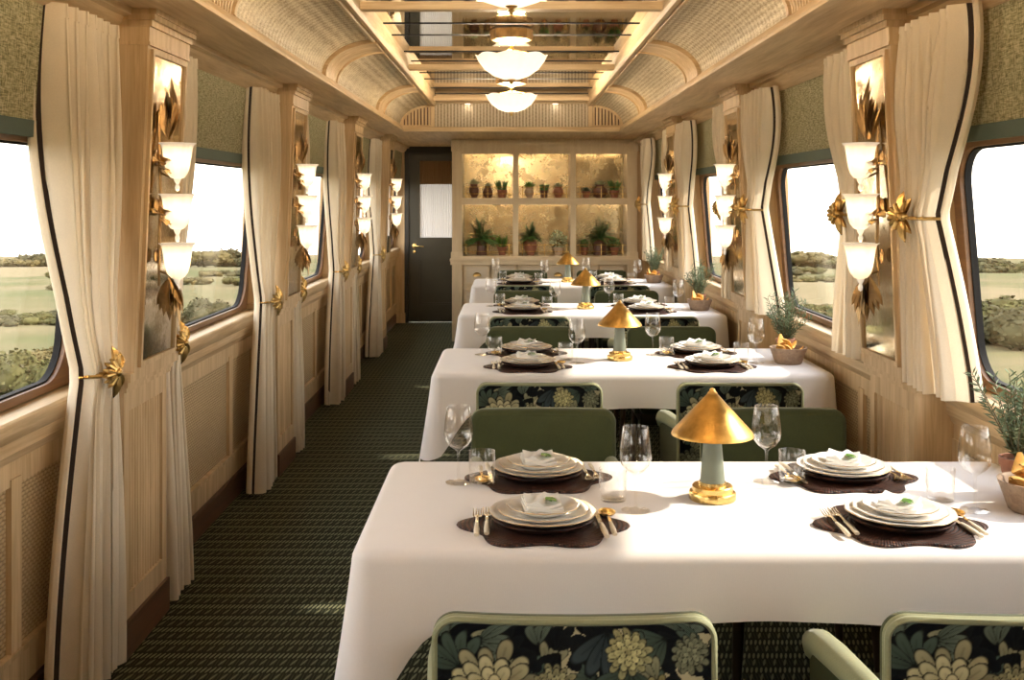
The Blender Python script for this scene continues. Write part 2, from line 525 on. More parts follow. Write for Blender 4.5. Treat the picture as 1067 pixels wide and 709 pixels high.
for s in (-1, 1):
    # --- wall
    mb = MB()
    sbox(mb, s, 1.40, 1.50, YB, YE, 0, .90)
    ys = []
    for j in BAYS[s]:
        a, b = bay(s, j); ys.append((a + .09, b - .09))
    prev = YB
    for a, b in ys + [(YE, YE)]:
        if a - prev > .001: lbox(mb, s, xw, prev, a, .90, 2.2, 0, .014)
        if b > a:
            lbox(mb, s, xw, a, b, .90, .925, 0, .014); lbox(mb, s, xw, a, b, 1.70, 2.2, 0, .014)
        prev = b
    wall = tag(mb.build('wall_' + SIDE[s], M['oak_z'], smooth=0), kind='structure')
    # --- skirting
    mb = MB(); sbox(mb, s, 1.375, 1.42, YB, YE, 0, .105); sbox(mb, s, 1.385, 1.42, YB, YE, .105, .12)
    tag(mb.build('baseboard_' + SIDE[s], M['brown_y'], smooth=0), kind='structure')
    # --- cornice
    prof = [(1.40, 2.015), (1.315, 2.015), (1.31, 2.03), (1.285, 2.04), (1.262, 2.062), (1.25, 2.085), (1.225, 2.09), (1.222, 2.112), (1.40, 2.112)]
    mb = MB(); mb.prism(prof, lambda x, z: (X(s, x), YB, z), lambda x, z: (X(s, x), YE, z))
    trim(mb, M['oak_y'])
    for j in BAYS[s]:
        y0, y1 = bay(s, j)
        # lower panelling: rails, stiles and two or three cane panels
        mb = MB()
        sbox(mb, s, 1.382, 1.405, y0, y1, .12, .235)
        sbox(mb, s, 1.372, 1.405, y0, y1, .222, .238)
        sbox(mb, s, 1.382, 1.405, y0, y1, .70, .80)
        st = [y0 + .02, y0 + .48, y1 - .48, y1 - .02]
        for q in st: sbox(mb, s, 1.378, 1.405, q - .03, q + .03, .23, .72)
        w = trim(mb, M['oak_z'])
        for a, b in zip(st[:-1], st[1:]):
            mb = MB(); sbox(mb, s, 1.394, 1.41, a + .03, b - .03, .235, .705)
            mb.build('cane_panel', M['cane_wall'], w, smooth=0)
        # sill with its stepped moulding
        prof = [(1.45, .70), (1.375, .775), (1.37, .79), (1.36, .80), (1.357, .835), (1.345, .845), (1.338, .86), (1.332, .868), (1.332, .896), (1.338, .902), (1.45, .902)]
        mb = MB(); mb.prism(prof, lambda x, z: (X(s, x), y0 - .01, z), lambda x, z: (X(s, x), y1 + .01, z))
        mb.build('sill', M['oak_y'], w)
        # window
        wn += 1
        a, b = y0 + .05, y1 - .05
        W = tag(empty('window_%d' % wn, (X(s, 1.43), (a + b) / 2, .915)), kind='structure')
        cy_, cz_ = (a + b) / 2, (.94 + 1.648) / 2
        hw, hh, r = (b - a) / 2 - .062, (1.648 - .94) / 2, .11
        def rr(hw, hh, r, n=8):
            out = []
            for q, (sx, sz) in enumerate(((1, 1), (-1, 1), (-1, -1), (1, -1))):
                for i in range(n + 1):
                    t = PI / 2 * q + PI / 2 * i / n
                    out.append((cy_ + sx * (hw - r) + r * math.cos(t), cz_ + sz * (hh - r) + r * math.sin(t)))
            return out
        def outer(n=8):
            hh2t, hh2b, hw2 = 1.725 - cz_, cz_ - .908, (b - a) / 2
            out = []
            for q, (sx, sz) in enumerate(((1, 1), (-1, 1), (-1, -1), (1, -1))):
                for i in range(n + 1):
                    out.append((cy_ + sx * hw2, cz_ + (hh2t if sz > 0 else -hh2b)))
            return out
        def ring(name, o_, i_, d0, d1, mt):
            mb = MB(); n = len(o_); lp = []
            for pts, d in ((o_, d0), (i_, d0), (i_, d1), (o_, d1)):
                lp.append([mb.addv((X(s, xw(z) + d), y, z)) for y, z in pts])
            for k in range(4):
                A, B = lp[k], lp[(k + 1) % 4]
                for i in range(n):
                    i2 = (i + 1) % n
                    mb.face((A[i], A[i2], B[i2], B[i]))
            me = mb.build(name, mt, smooth=30)
            me.parent = W; me.matrix_parent_inverse = Matrix.Translation(-W.location)
        ring('frame', outer(), rr(hw + .006, hh + .006, r + .006), -.022, .014, M['frame_wood'])
        ring('gasket', rr(hw + .007, hh + .007, r + .007), rr(hw, hh, r), -.008, .013, M['rubber'])
        mb = MB(); o_ = rr(hw + .004, hh + .004, r)
        mb.prism(o_, lambda y, z: (X(s, xw(z) + .008), y, z), lambda y, z: (X(s, xw(z) + .012), y, z))
        p = mb.build('pane', M['pane'], smooth=20); p.parent = W; p.matrix_parent_inverse = Matrix.Translation(-W.location)
        windows.append((s, j, a, b))
    # --- pilasters
    for j in range(0, 5):
        if s > 0 and j == 4: continue
        y0, y1 = PY(j) - PH, PY(j) + PH
        mb = MB()
        sbox(mb, s, 1.272, 1.41, y0 + .001, y1 - .001, .11, .93)
        for q0, q1, z0, z1 in ((y0, y0 + .045, .12, .88), (y1 - .045, y1, .12, .88), (y0 + .045, y1 - .045, .12, .20), (y0 + .045, y1 - .045, .80, .88)):
            sbox(mb, s, 1.255, 1.28, q0, q1, z0, z1)
        # necking and cap of the lower pilaster
        for d, z0, z1 in ((1.243, .868, .885), (1.236, .885, .905), (1.222, .905, .932)):
            sbox(mb, s, d, 1.42, y0 - (1.255 - d), y1 + (1.255 - d), z0, z1)
        lbox(mb, s, xp, y0, y1, .93, 2.05, 0, .24)
        # capital
        for d, z0, z1 in ((.008, 1.995, 2.006), (.005, 2.006, 2.055), (.014, 2.055, 2.075), (.024, 2.075, 2.092), (.030, 2.092, 2.1105)):
            lbox(mb, s, xp, y0 - d * .6, y1 + d * .6, z0, z1, -d, .22)
        T = trim(mb, M['oak_z'])
        mb = MB(); sbox(mb, s, 1.245, 1.41, y0 - .006, y1 + .006, 0, .118)
        mb.build('plinth', M['brown_y'], T, smooth=0)
        mb = MB(); n = 13; w = (y1 - y0 - .09) / n
        for i in range(n):
            c = y0 + .045 + w * (i + .5)
            poly = [(c + w * .46 * math.cos(PI * k / 6), .0115 * math.sin(PI * k / 6)) for k in range(7)]
            mb.prism(poly, lambda y, d: (X(s, 1.273 - d), y, .20), lambda y, d: (X(s, 1.273 - d), y, .80))
        mb.build('reeded_panel', M['oak_z'], T, smooth=50)

# --- ceiling
cmat = {}
CE = tag(empty('ceiling', (0, 0, 2.11)), kind='structure')
def cpart(mb, name, mt, smooth=35):
    o = mb.build(name, mt, smooth=smooth); o.parent = CE; o.matrix_parent_inverse = Matrix.Translation(-CE.location); return o
YV = 9.68                       # the vault ends here, a flat soffit runs on to the far wall
mb = MB()
for s in (-1, 1): mb.box(*sorted((s * 1.0, s * 1.48)), YB, YV, 2.11, 2.15)
mb.box(-1.48, 1.48, YV, YE + .05, 2.11, 2.15)
cpart(mb, 'soffit', M['oak_y'], 0)
mb = MB(); mb.box(-1.65, 1.65, YB - .05, YE + .1, 2.56, 2.66)  # unseen shell added above the ceiling to keep outside light out
for s in (-1, 1): mb.box(*sorted((s * 1.42, s * 1.65)), YB, YE, 2.14, 2.6)
cpart(mb, 'light_block_shell', M['oak_y'], 0)
def cove(t, d=0.0):
    return (.73 + (.29 - d) * math.cos(t), 2.16 + (.19 - d) * math.sin(t))
for s in (-1, 1):
    mb = MB()
    mb.grid(lambda u, v: (s * cove(v * PI / 2)[0], YB + (YV - YB) * u, cove(v * PI / 2)[1]), 2, 20)
    cpart(mb, 'cove_cane_panel', M['cane_cove'])
    # moulding at the foot of the vault
    prof = [(1.06, 2.11), (1.0, 2.106), (.985, 2.112), (.985, 2.125), (.998, 2.135), (1.0, 2.15), (1.012, 2.165), (1.06, 2.17)]
    mb = MB(); mb.prism(prof, lambda x, z: (s * x, YB, z), lambda x, z: (s * x, YV, z)); cpart(mb, 'vault_foot_moulding', M['oak_y'])
    # long frame beside the mirrors
    prof = [(.762, 2.348), (.748, 2.334), (.735, 2.334), (.732, 2.345), (.722, 2.345), (.720, 2.336), (.700, 2.336), (.694, 2.345), (.690, 2.352), (.690, 2.45), (.762, 2.45)]
    mb = MB(); mb.prism(prof, lambda x, z: (s * x, YB, z), lambda x, z: (s * x, YV, z)); cpart(mb, 'mirror_frame_rail', M['oak_y'], 25)
    for j in range(-1, 4):
        y0, y1 = PY(j) - .205, PY(j) + .205
        def strip(mb, a, b, d0, d1):
            b0 = len(mb.v); n = 20
            for i in range(n + 1):
                t = PI / 2 * i / n
                for (y, d) in ((a, d0), (a, d1), (b, d1), (b, d0)):
                    q = cove(t, d); mb.v.append((s * q[0], y, q[1]))
            for i in range(n):
                for k in range(4):
                    k2 = (k + 1) % 4
                    mb.face((b0 + i * 4 + k, b0 + i * 4 + k2, b0 + i * 4 + 4 + k2, b0 + i * 4 + 4 + k))
        mb = MB()
        strip(mb, y0, y0 + .03, -.002, .022); strip(mb, y1 - .03, y1, -.002, .022)
        if j != 1: strip(mb, y0 + .026, y1 - .026, -.002, .014)
        else:
            strip(mb, y0 + .026, y1 - .026, -.002, .004)
            for i in range(10): strip(mb, y0 + .04 + i * .034, y0 + .058 + i * .034, .0, .014)
        cpart(mb, 'vault_rib', M['oak_x'])
    # slatted lunette that closes the vault
    mb = MB(); n = 16
    poly = [cove(PI / 2 * i / n) for i in range(n + 1)] + [(.73, 2.16)]
    mb.prism(poly, lambda x, z: (s * x, YV + .02, z), lambda x, z: (s * x, YV + .05, z)); cpart(mb, 'lunette_back', M['brown_y'])
    mb = MB()
    for i in range(9):
        x = .745 + i * .0305; t = math.acos(min(1, (x + .009 - .73) / .29)); z1 = 2.16 + .19 * math.sin(t) - .012
        if z1 > 2.17: mb.box(*sorted((s * x, s * (x + .018))), YV - .005, YV + .03, 2.16, z1)
    strip_pts = [(cove(PI / 2 * i / n, .0), cove(PI / 2 * i / n, .018)) for i in range(n + 1)]
    b0 = len(mb.v)
    for (o_, i_) in strip_pts:
        for y in (YV - .012, YV + .03):
            mb.v.append((s * o_[0], y, o_[1])); mb.v.append((s * i_[0], y, i_[1]))
    for i in range(n):
        q = b0 + i * 4
        for k, k2 in ((0, 1), (1, 3), (3, 2), (2, 0)): mb.face((q + k, q + k2, q + 4 + k2, q + 4 + k))
    mb.box(*sorted((s * .705, s * .74)), YV - .014, YV + .03, 2.15, 2.36)
    cpart(mb, 'lunette_slats', M['oak_z'])
mb = MB(); mb.box(-.72, .72, YV, YV + .04, 2.14, 2.40); cpart(mb, 'end_cane_panel', M['cane_end'], 0)
mb = MB()
prof = [(-.05, 2.105), (0, 2.105), (.0, 2.165), (-.012, 2.165), (-.018, 2.150), (-.03, 2.145), (-.034, 2.125), (-.05, 2.12)]
mb.prism(prof, lambda y, z: (-1.03, YV + .02 + y, z), lambda y, z: (1.03, YV + .02 + y, z))
cpart(mb, 'end_moulding', M['oak_x'], 25)
mb = MB()
for y in (.35, 2.60, 4.85, 7.12, 9.37, 9.64):
    w = .035 if y < 9.6 else .04
    mb.box(-.70, .70, y - w, y + w, 2.360, 2.396 if y < 9.6 else 2.437)
cpart(mb, 'ceiling_crossbar', M['oak_x'], 0)
mb = MB(); mb.box(-.73, .73, YB, YV, 2.438, 2.446); cpart(mb, 'ceiling_mirror', M['ceiling_mirror'], 0)
mb = MB()
for j in range(-1, 4):
    for q in (PY(j) - .205, PY(j) + .205, (PY(j) + PY(j + 1)) / 2 - .24, (PY(j) + PY(j + 1)) / 2 + .24):
        if q < YV: mb.box(-.72, .72, q - .006, q + .006, 2.434, 2.44)
cpart(mb, 'mirror_joint', M['rubber'], 0)

# --- end walls
mb = MB(); mb.box(-1.6, -1.27, YE, YE + .12, 0, 2.2); mb.box(-.40, 1.7, YE, YE + .12, 0, 2.2); mb.box(-1.3, -.38, YE, YE + .12, 2.10, 2.2)
tag(mb.build('wall_end', M['oak_z'], smooth=0), kind='structure')
mb = MB(); mb.box(-1.7, 1.7, YB - .1, YB, 0, 2.6); tag(mb.build('wall_rear', M['oak_z'], smooth=0), kind='structure')
mb = MB(); mb.box(-.54, -.48, 11.42, YE, 0, 2.2); tag(mb.build('wall_partition', M['oak_z'], smooth=0), kind='structure')
mb = MB(); mb.box(-1.42, -1.28, YE - .03, YE, 0, 2.11); mb.box(1.312, 1.49, 11.06, 11.2, 0, 2.11); mb.box(-1.42, -1.27, YE - .045, YE, 0, .12)
trim(mb, M['oak_z'])

# --- door
D = tag(empty('door_1', (-.83, YE, 0)), kind='structure')
def dpart(mb, name, mt, parent=None, smooth=35):
    o = mb.build(name, mt, smooth=smooth); o.parent = parent or D
    o.matrix_parent_inverse = Matrix.Translation(-D.location); return o
mb = MB(); mb.box(-1.28, -1.23, YE - .02, YE + .1, 0, 2.11); mb.box(-.43, -.38, YE - .02, YE + .1, 0, 2.11); mb.box(-1.23, -.43, YE - .02, YE + .1, 2.03, 2.11)
dpart(mb, 'door_frame', M['door_frame'], smooth=0)
mb = MB()
yl = YE + .01
mb.box(-1.23, -1.10, yl, yl + .05, .01, 2.03); mb.box(-.56, -.43, yl, yl + .05, .01, 2.03)
mb.box(-1.10, -.56, yl, yl + .05, 1.94, 2.03); mb.box(-1.10, -.56, yl, yl + .05, .74, 1.02); mb.box(-1.10, -.56, yl, yl + .05, .01, .22)
mb.box(-1.10, -.56, yl + .02, yl + .04, .2, .76)
for z0, z1 in ((.22, .24), (.72, .74)): mb.box(-1.10, -.56, yl + .008, yl + .03, z0, z1)
for x0, x1 in ((-1.10, -1.08), (-.58, -.56)): mb.box(x0, x1, yl + .008, yl + .03, .22, .74)
dpart(mb, 'door_leaf', M['door_green'], smooth=0)
mb = MB(); mb.grid(lambda u, v: (-1.10 + .54 * u, yl + .02 + .006 * abs(math.sin(u * PI * 26)), 1.02 + .92 * v), 260, 1)
m = Mat('reeded_door_glass'); t = m.new('ShaderNodeBsdfTranslucent'); m.put(t.inputs[0], (.8, .78, .76))
m.end(m.mixs(.12, m.pbsdf((.66, .64, .63), .12), t.outputs[0]))
dpart(mb, 'reeded_glass', m.mat)
mb = MB(); mb.grid(lambda u, v: (-1.10 + .54 * u, yl + .012 + .008 * abs(math.sin(u * PI * 26)), 1.66 + .28 * v), 260, 1)
dpart(mb, 'reeded_wood_screen', wood('brown_reeded_wood', (.20, .11, .05), (.30, .18, .09), 2))
mb = MB(); mb.lathe([(0, 0), (.026, 0), (.026, .008), (0, .012)], 16, (-1.165, yl, .92), mtx=Matrix.Rotation(PI / 2, 4, 'X'))
mb.tube([(-1.165, yl, .92), (-1.165, yl - .05, .92), (-1.15, yl - .055, .92), (-1.05, yl - .055, .915)], [.009, .009, .010, .007], 8)
mb.lathe([(0, 0), (.018, 0), (.018, .008), (0, .012)], 16, (-1.165, yl, .85), mtx=Matrix.Rotation(PI / 2, 4, 'X'))
dpart(mb, 'door_handle', M['brass'])
# ------------------------------------------------------------------ wall fittings
SNAME = {-1: 'corridor wall', 1: 'wall beside the tables'}
ORD = {0: 'behind the viewpoint', 1: 'first pilaster', 2: 'second pilaster', 3: 'third pilaster', 4: 'fourth pilaster'}
def at(o, root):
    """Parent world-space geometry under a thing whose empty is at root.location."""
    o.parent = root; o.matrix_parent_inverse = Matrix.Translation(-root.location); return o

# --- wall mirrors on the pilasters
for s in (-1, 1):
    for j in range(1, 5):
        if s > 0 and j == 4: continue
        y0, y1 = PY(j) - .185, PY(j) + .175
        R = empty('wall_mirror', (X(s, xp(1.0)), PY(j), .945), 0,
                  'tall narrow antique mirror set into the %s of the %s' % (ORD[j], SNAME[s]), 'mirror', 'antique mirrors on the pilasters')
        mb = MB()
        for a, b, z0, z1 in ((y0, y0 + .016, .961, 1.969), (y1 - .016, y1, .961, 1.969), (y0, y1, .945, .961), (y0, y1, 1.969, 1.985)):
            lbox(mb, s, xp, a, b, z0, z1, -.012, .002)
        at(mb.build('mirror_frame', M['oak_z'], smooth=0), R)
        mb = MB(); lbox(mb, s, xp, y0 + .014, y1 - .014, .958, 1.972, -.004, .001)
        at(mb.build('mirror_glass', M['old_mirror'], smooth=0), R)

# --- wall sconces: three tulip shades on a leafy bronze stem (local: +Y is away from the mirror)
def make_sconce():
    R = empty('wall_sconce', label='x', cat='wall lamp', group='leafy wall sconces with three tulip shades')
    mb = MB()
    mb.tube([(0, .012, -.30), (.008, .016, -.15), (-.006, .016, 0), (.008, .016, .15), (0, .012, .27)], [.004, .006, .006, .006, .004], 8)
    for z in (.02, -.15, .18):
        mb.lathe([(0, 0), (.022, .0), (.026, .006), (.014, .012), (0, .013)], 14, (0, .0, z - .05), mtx=Matrix.Rotation(-PI / 2, 4, 'X'))
        mb.tube([(0, .014, z - .10), (0, .06, z - .12), (0, .070, z - .10)], .0045, 6)
    mb.build('stem', M['bronze'], R)
    mb = MB()
    rnd = random.Random(3)
    for k in range(6):       # upright leaves at the top
        a = -1.0 + 2.0 * k / 5
        mb.leaf((.004 * k - .01, .045, .19), (.1, a * .35, 1), (1, 0, 0), .11 + .05 * (1 - abs(a)), .013, .08, 5, .4)
        mb.leaf((a * .008, .04 + .012 * (k % 2), .19 + .02 * (k % 3)), (a * .38, .14 - .05 * (k % 2), 1), (0, 1, .1), .14 + .05 * (1 - abs(a)), .020, .10, 5, .4)
    for k in range(7):       # hanging leaves at the bottom
        a = -1.0 + 2.0 * k / 6
        mb.leaf((.004 * k - .012, .05, -.27), (.1, a * .5, -1), (1, 0, 0), .11 + .04 * (1 - abs(a)), .014, .06, 5, .4)
        mb.leaf((a * .014, .05 + .015 * (k % 2), -.28 - .012 * (k % 2)), (a * .55, .12 - .1 * (k % 2), -1), (0, 1, -.1), .10 + .05 * (1 - abs(a)), .021, -.08, 5, .4)
    lf = mb.build('bronze_foliage', M['bronze'], R)
    mb = MB()
    for z in (.155, -.015):
        for k, a in enumerate((-1, 1, -.5, .6)):
            mb.leaf((a * .02, .03, z - .052), (a, .12 + .25 * (k > 1), .30 + .2 * (k % 2)), (0, .5, 1), .085, .022, .35, 5, .3)
            mb.leaf((a * .02, .03, z - .06), (a * .6, .5, -.1), (0, .2, 1), .05, .018, .3, 5, .3)
    mb.build('gilt_foliage', M['gold_leaf'], R)
    for k, z in enumerate((.175, .005, -.16)):
        mb = MB()
        pr = [(.008, -.118), (.020, -.113), (.030, -.098), (.036, -.075), (.040, -.045), (.0435, -.018), (.048, -.004), (.056, .002), (.055, .003), (.046, -.002), (.0415, -.018), (.038, -.045), (.034, -.075), (.027, -.097), (.0, -.109)]
        pr = [(r_ * 1.1, z_) for r_, z_ in pr]
        mb.lathe(pr, 48, (0, .074, z), wob=lambda a, r, zz: 1 + .022 * math.cos(16 * a) + (.02 * math.cos(8 * a) if zz > -.01 else 0))
        sh = mb.build('lamp_shade', M['tulip'], R, 60)
        mb = MB(); mb.lathe([(0, -.16), (.007, -.155), (.009, -.145), (.005, -.135), (.011, -.124), (.013, -.116), (.008, -.11), (0, -.108)], 12, (0, .074, z))
        mb.build('finial', M['tulip_clear'], sh)
        mb = MB(); mb.lathe([(0, -.075), (.007, -.07), (.011, -.05), (.010, -.03), (0, -.016)], 12, (0, .074, z))
        mb.build('bulb', M['bulb'], sh)
    return R
P_SC = Proto(make_sconce())
for s in (-1, 1):
    for j in range(1, 5):
        if s > 0 and j == 4: continue
        o = P_SC.put((X(s, xp(1.5) - .006), PY(j) - .095, 1.505), -s * -PI / 2, 'three-tulip glass wall lamp on the %s of the %s' % (ORD[j], SNAME[s]))

# --- blinds
for (s, j, a, b) in windows:
    if j < 0: continue
    R = empty('window_blind', (X(s, xw(1.9) - .03), (a + b) / 2, 1.67), 0,
              'olive blind with dark teal hem over the %s window, %s' % (('first', 'second', 'third', 'fourth', 'fifth')[j], SNAME[s]), 'window blind', 'olive woven window blinds')
    mb = MB(); lbox(mb, s, xw, a - .02, b + .02, 1.712, 2.07, -.040, -.036)
    at(mb.build('blind_fabric', M['blind'], smooth=0), R)
    mb = MB(); lbox(mb, s, xw, a - .02, b + .02, 1.668, 1.714, -.044, -.033)
    at(mb.build('hem_band', M['blind_band'], smooth=0), R)

# --- curtains
def make_curtain(s, yp, dr, wt, wm, wb, ztie, zbot, label, seed):
    """yp: the edge at the pilaster; dr: direction towards the window; wt/wm/wb: width at top, tie and hem."""
    rnd = random.Random(seed)
    ztop = 2.045
    R = empty('curtain', (X(s, 1.25), yp, zbot), 0, label, 'curtain', 'cream linen curtains tied beside the windows')
    bx, lean = (1.272, .012) if s < 0 else (1.235, .035)
    NP = 7 if wt > .4 else 5
    ph = [rnd.uniform(-.25, .25) for _ in range(NP + 3)]
    def pos(u, v):
        z = ztop + (zbot - ztop) * v
        tv = (ztop - ztie) / (ztop - zbot)
        if v < tv:
            t = v / tv; e = t ** (2.4 if s < 0 else 1.6)
            w = wt + (wm - wt) * e; amp = .020 + .016 * math.sin(PI * min(1, t * 1.3)) * (1 - .3 * t) - .006 * e
        else:
            t = (v - tv) / max(1e-6, 1 - tv); e = 1 - (1 - t) ** (1.5 if s < 0 else 1.15)
            w = wm + (wb - wm) * e; amp = .015 + .022 * e
        base = bx - lean * max(0, (z - .95)) / 1.1
        q = u * NP; i = int(q); f = q - i
        p = ph[i] * (1 - f) + ph[i + 1] * f
        x = base + amp * (1 + .9 * p) * math.cos(2 * PI * (q + 1.3 * p * min(1, v * 2))) + .35 * amp * math.cos(4 * PI * q + seed + 2 * v) + .006 * math.sin(5 * v + 9 * u + seed)
        pin = math.exp(-((v - tv) / .04) ** 2)
        x -= .012 * pin * math.sin(PI * u)
        y = u * w + .010 * math.sin(4 * PI * (q + .2)) * amp / .03
        return (X(s, x), yp + dr * y, z)
    mb = MB(); mb.grid(pos, NP * 14, 46)
    at(mb.build('drape', M['curtain'], smooth=180), R)
    def back(u, v):
        p = pos(1.0, v); return (p[0] + s * (.020 * u), p[1] + dr * (.003 * u), p[2])
    mb = MB(); mb.grid(back, 3, 46)
    at(mb.build('lining', M['lining'], smooth=180), R)
    def edge(u, v):
        p = back(1.0, v); return (p[0] + s * (.004 + .016 * math.sin(u * PI * 2)), p[1] + dr * (.018 * u), p[2] + .005)
    mb = MB(); mb.grid(edge, 10, 46)
    at(mb.build('return_fold', M['curtain'], smooth=180), R)
    # top heading tape
    mb = MB(); mb.grid(lambda u, v: tuple(np.array(pos(u, v * .02)) + np.array((-s * .003, 0, 0))), NP * 14, 1)
    at(mb.build('heading', M['curtain'], smooth=180), R)
    return R, pos, (ztop - ztie) / (ztop - zbot)

def make_tieback():
    """Local: +Y points into the room, X along the wall; the cord runs towards +X."""
    R = empty('curtain_tieback', label='x', cat='curtain tieback', group='gold leaf curtain tiebacks')
    mb = MB()
    for k, (a, L, w) in enumerate(((1.50, .085, .017), (1.95, .065, .015), (-1.57, .085, .016), (-1.15, .055, .014), (-2.0, .06, .015), (.75, .05, .014))):
        mb.leaf((0, .004, 0), (math.cos(a), .10, math.sin(a)), (0, 1, 0), L, w, .25, 6, .55)
    mb.build('foliage', M['gold_leaf'], R)
    mb = MB()
    for k in range(6):
        a = .1 + k * .42 - 1.1
        mb.tube([(.004, .010, 0), (.018 * math.cos(a), .022, .018 * math.sin(a)), (.040 * math.cos(a), .018, .040 * math.sin(a)), (.047 * math.cos(a), .006, .047 * math.sin(a))], [.004, .007, .008, .003], 8)
    mb.lathe([(0, .0), (.015, .0), (.014, .018), (.008, .026), (0, .028)], 14, (0, 0, 0), mtx=Matrix.Rotation(-PI / 2, 4, 'X'))
    mb.build('rosette', M['gold_leaf'], R)
    return R
P_TB = Proto(make_tieback())
BAYN = ('first', 'second', 'third', 'fourth')
for s in (-1, 1):
    ztie, zbot = (.965, .02) if s < 0 else (1.44, .91)
    for j in range(1, 5):
        for near in (True, False):
            if j == 4 and not near: continue
            seed = j * 4 + (2 if near else 0) + (1 if s > 0 else 0)
            if near: yp, dr, wt, wm, wb = PY(j) - PH - (.055 if s < 0 else .02), -1, (.43 if s < 0 else .44), .20, (.34 if s < 0 else .36)
            else: yp, dr, wt, wm, wb = PY(j) + PH + .01, 1, .32, .17, .26
            word = 'near' if near else 'far'
            lab = 'cream %s curtain at the %s edge of the %s, %s' % ('floor-length' if s < 0 else 'sill-length', word, ORD[j], SNAME[s])
            c, pos, tv = make_curtain(s, yp, dr, wt, wm, wb, ztie, zbot, lab, seed)
            t = P_TB.put((X(s, 1.215 if s < 0 else 1.165), yp + dr * (.13 if near else .05), ztie), s * (PI / 2 + .6),
                         'gold leaf tieback at the %s edge of the %s, %s' % (word, ORD[j], SNAME[s]))
            # cord from the rosette round the free edge
            mb = MB(); pts = []
            for k in range(13):
                u = (.4 if near else .2) + (1.03 - (.4 if near else .2)) * k / 12
                p = pos(min(u, 1.0), tv); pts.append((p[0] - s * .018 if u < 1 else p[0] + s * .02, p[1] + (dr * .012 if u >= 1 else 0), ztie - .004))
            xs = min(q[0] * -s for q in pts)
            o = mb.tube(pts, .0055, 8).build('cord', M['gold_leaf'])
            o.parent = t
            o.matrix_parent_inverse = (Matrix.Translation(t.location) @ Matrix.Rotation(t.rotation_euler.z, 4, 'Z')).inverted()

# --- pendants
def make_pendant():
    R = empty('ceiling_lamp', label='x', cat='ceiling lamp', group='opal bowl ceiling lamps along the mirrored ceiling')
    mb = MB()
    pr = [(.0, -.13), (.05, -.126), (.10, -.108), (.15, -.072), (.183, -.030), (.197, -.002), (.200, 0), (.195, 0), (.178, -.030), (.146, -.070), (.10, -.102), (.05, -.119), (0, -.122)]
    def wob(a, r, z): return 1 + (.012 * abs(math.cos(8 * a)) if r > .05 else 0)
    n = 96; b = len(mb.v)
    mb.lathe(pr, n, (0, 0, -.145), wob=wob)
    k = len(pr)
    for i in range(n):
        a = 2 * PI * i / n
        for q in (4, 5, 6, 7, 8):
            x, y, z = mb.v[i * k + q]; mb.v[i * k + q] = (x, y, z + .014 * (abs(math.cos(4 * a)) - .5) * (1 if q in (5, 6, 7) else .4))
    mb.build('bowl', M['opal'], R, 60)
    mb = MB(); mb.lathe([(0, -.305), (.008, -.30), (.013, -.29), (.006, -.282), (.02, -.276), (.024, -.27), (0, -.268)], 16); mb.build('finial', M['gold_leaf'], R)
    mb = MB(); mb.lathe([(0, -.268), (.007, -.268), (.007, -.15), (.012, -.14), (.016, -.12), (.010, -.105), (.010, -.085), (.03, -.075), (.04, -.065), (0, -.064)], 16)
    for k in range(3):
        a = 2 * PI * k / 3 + .4
        mb.tube([(.01 * math.cos(a), .01 * math.sin(a), -.11), (.10 * math.cos(a), .10 * math.sin(a), -.12), (.188 * math.cos(a), .188 * math.sin(a), -.145)], .005, 6)
    mb.build('stem', M['brass'], R)
    mb = MB(); mb.lathe([(0, -.066), (.09, -.066), (.115, -.056), (.12, -.045), (.12, 0.0), (0, 0)], 8); mb.build('canopy', M['bronze'], R)
    return R
P_PD = Proto(make_pendant())
PEND = (0, 1, 2, 3)  # the lamp over the camera is unseen, added to fill the front table
for j in PEND:
    P_PD.put((0, PY(j), 2.432), 0, 'scalloped opal bowl ceiling lamp, %s along the mirrored ceiling' % {0: 'added unseen above the viewpoint', 1: 'first of three', 2: 'middle of three', 3: 'last of three'}[j])
for k, x in enumerate((-.40, .40)):
    o = MB().lathe([(0, -.004), (.034, -.004), (.034, .0), (0, .0)], 20).build('ceiling_downlight', M['downlight'])
    r = MB().lathe([(.034, -.007), (.044, -.005), (.046, 0), (.034, 0)], 20).build('trim_ring', M['oak_x'], o)
    o.location = (x, 9.64, 2.361)
    tag(o, 'small round downlight in the last ceiling crossbar, %s side' % ('corridor' if x < 0 else 'window'), 'downlight', 'downlights in the last crossbar')

# ------------------------------------------------------------------ cabinet at the end
CX0, CX1, CY = -.62, 1.31, 11.0
CB = empty('display_cabinet', ((CX0 + CX1) / 2, CY + .2, 0), 0, 'tall pale oak display cabinet with mirrored niches and drawers across the far end', 'cabinet')
mb = MB()
for x0 in (CX0, CX1 - .105):
    mb.box(x0, x0 + .105, CY, CY + .42, 0, 2.11)
    for i in range(4): mb.box(x0 + .018 + i * .019, x0 + .030 + i * .019, CY - .007, CY, .95, 1.96)
    mb.box(x0 - .008, x0 + .113, CY - .02, CY + .1, 1.985, 2.095)
    mb.box(x0 - .01, x0 + .115, CY - .02, CY + .1, .84, .93)
    mb.lathe([(0, .008), (.02, .012), (.022, .004), (.034, .004), (.038, .010), (.042, 0)], 20, (x0 + .052, CY - .02, 2.04), mtx=Matrix.Rotation(PI / 2, 4, 'X'))
xs = [(CX0 + .10, .01), (.07, .07), (.61, .07)]
mb.box(CX0 + .105, CX1 - .105, CY, CY + .42, 1.99, 2.11); mb.box(CX0 + .1, CX1 - .1, CY + .006, CY + .03, 1.955, 2.0)
mb.box(CX0 + .1, CX1 - .1, CY - .012, CY + .1, 2.02, 2.035); mb.box(CX0 + .1, CX1 - .1, CY - .02, CY + .1, 2.06, 2.09)
mb.box(CX0 + .10, CX1 - .10, CY + .012, CY + .42, .83, .89)
